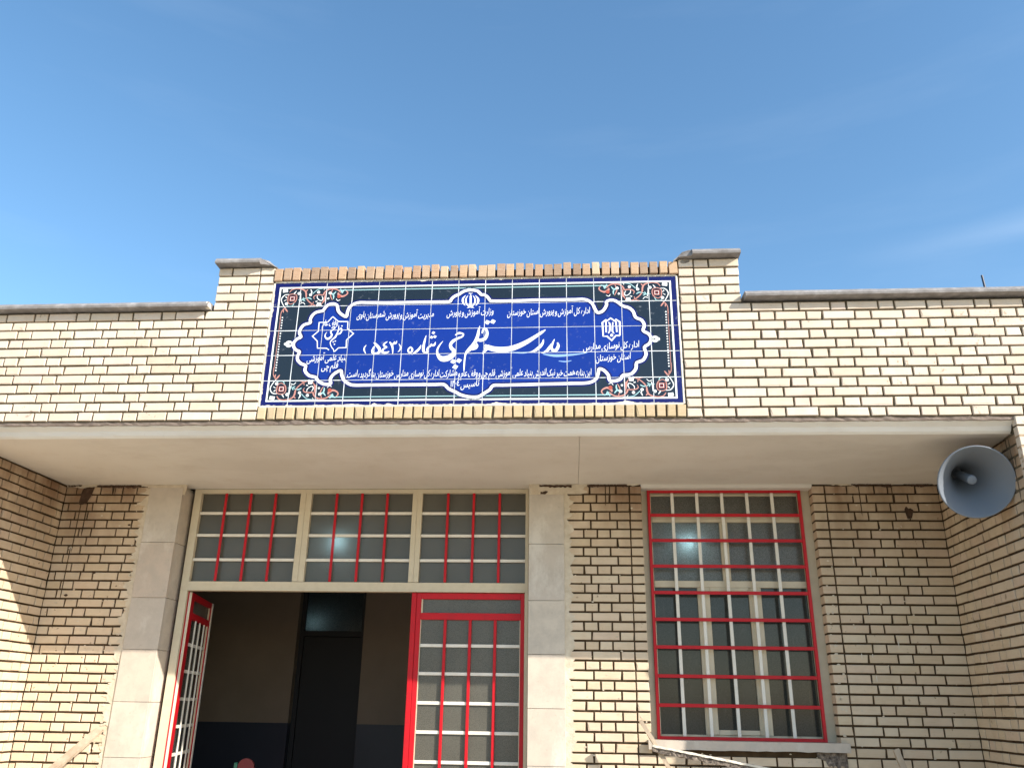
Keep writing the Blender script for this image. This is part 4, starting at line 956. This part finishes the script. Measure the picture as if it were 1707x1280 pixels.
# ------------------------------------------------------------------ hall behind the door
def struct(name, x0, x1, y0, y1, z0, z1, mat): o = box(name, x0, x1, y0, y1, z0, z1, mat); o['kind'] = 'structure'; return o
BY = 9.6
BX0, BX1 = -3.075, -2.315
def dadoed(name, x0, x1, y0, y1, z1=zc(1.83)):
    b = MB(); b.box(x0, x1, y0, y1, zc(-.212), z1, 0); b.box(x0, x1, y0, y1, .12, zc(-.2125), 1); o = b.build(name, [M['in_wall'], M['in_dado']]); o['kind'] = 'structure'
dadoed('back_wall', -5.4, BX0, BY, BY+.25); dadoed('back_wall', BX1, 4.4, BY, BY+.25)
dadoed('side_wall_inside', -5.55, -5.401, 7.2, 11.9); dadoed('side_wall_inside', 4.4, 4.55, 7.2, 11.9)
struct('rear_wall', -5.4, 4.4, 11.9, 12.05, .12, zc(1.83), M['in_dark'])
struct('interior_ceiling', -5.4, 4.4, 7.21, 11.9, zc(1.80), zc(1.835), M['in_ceil'])
b = MB()
for x0, x1, z0, z1 in ((-5.4, -3.30, .12, zc(1.80)), (-.34, .59, .12, zc(1.80)), (1.99, 4.4, .12, zc(1.80)), (.59, 1.99, .12, WZ0), (-3.30, -.34, zc(1.76), zc(1.80))): b.box(x0, x1, 7.09, 7.2, z0, z1)
o = b.build('front_wall_inside', M['in_wall']); o['kind'] = 'structure'
idr = root('interior_door', ((BX0+BX1)/2, BY+.2, 0), label='dark steel door with a glazed fanlight deep inside the hall', cat='door')
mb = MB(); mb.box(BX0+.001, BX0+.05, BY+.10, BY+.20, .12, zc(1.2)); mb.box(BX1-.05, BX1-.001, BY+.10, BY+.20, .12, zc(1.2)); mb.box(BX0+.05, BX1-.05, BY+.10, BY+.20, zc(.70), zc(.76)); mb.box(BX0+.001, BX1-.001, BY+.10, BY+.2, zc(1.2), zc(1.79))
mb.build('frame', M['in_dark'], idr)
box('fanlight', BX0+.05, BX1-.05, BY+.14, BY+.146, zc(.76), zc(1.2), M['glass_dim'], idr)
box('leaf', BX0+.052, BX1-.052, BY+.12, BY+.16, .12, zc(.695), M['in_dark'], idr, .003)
em = bpy.data.materials.new('added_glow'); em.use_nodes = True; t = em.node_tree; t.nodes.clear()
e_ = N(t, 'ShaderNodeEmission'); e_.inputs[0].default_value = (.72, .93, 1, 1); e_.inputs[1].default_value = 95; oo = N(t, 'ShaderNodeOutputMaterial'); t.links.new(e_.outputs[0], oo.inputs[0])
def bulb(x, y, z, r, label):  # emitters added close behind the panes to make the bright spots in the glass
    p = root('glow_bulb', (x, y, z), label=label, cat='lamp', group='bulbs added close behind glass for its glow')
    bm = bmesh.new(); bmesh.ops.create_uvsphere(bm, u_segments=20, v_segments=12, radius=r); me = bpy.data.meshes.new('bulb'); bm.to_mesh(me); bm.free(); me.materials.append(em); put('bulb', me, p, (x, y, z))
    b = MB(); b.tube((x, y, z+r*.8), (x, y, z+r+.05), .018, .018, 12); b.tube((x, y, z+r+.05), (x, y, zc(1.80)), .004, .004, 6); b.build('socket_and_cord', M['in_dark'], p)
bulb(-1.985, 7.125, zc(1.290), .024, 'small white bulb added close behind the middle transom pane for its bright spot')
bulb(.985, 7.125, zc(1.290), .028, 'small white bulb added close behind the upper left window pane for its bright spot')
bulb(-2.93, BY+.30, zc(.86), .016, 'small bulb added behind the inner fanlight for its faint bright spot')
# chair back just showing in the doorway
ch = root('chair', (-3.30, 9.0, .12), label='dark red chair with a rounded back and a green edge, just showing in the doorway', cat='chair')
CX, CZ, CY = -2.905, zc(-.475), 8.0
ORG[ch.name] = (CX, CY, .12); ch.location = ORG[ch.name]
mr_ = flat('maroon_plastic', (.16, .03, .03), .45); gn = flat('green_plastic', (.04, .22, .14), .45)
b = MB(); n = 18; pts = [(CX+.075*math.cos(math.pi*i/n), CZ-.075+.075*math.sin(math.pi*i/n)) for i in range(n+1)]+[(CX-.085, CZ-.5), (CX+.085, CZ-.5)]
b.add([(x, CY, z) for x, z in pts]+[(x, CY+.03, z) for x, z in pts], [tuple(range(len(pts))), tuple(range(len(pts), 2*len(pts)))[::-1]]+[(i, (i+1) % len(pts), len(pts)+(i+1) % len(pts), len(pts)+i) for i in range(len(pts))])
b.build('backrest', mr_, ch)
box('edge_strip', CX-.105, CX-.0755, CY-.016, CY+.016, CZ-.5, CZ-.035, gn, ch, .006)
box('seat', CX-.19, CX+.19, CY-.40, CY-.002, .55, .58, mr_, ch, .008)
for sx in (-.17, .17):
    for sy in (-.38, -.03): box('leg', CX+sx-.012, CX+sx+.012, CY+sy-.012, CY+sy+.012, .12, .549, M['steel'], ch)
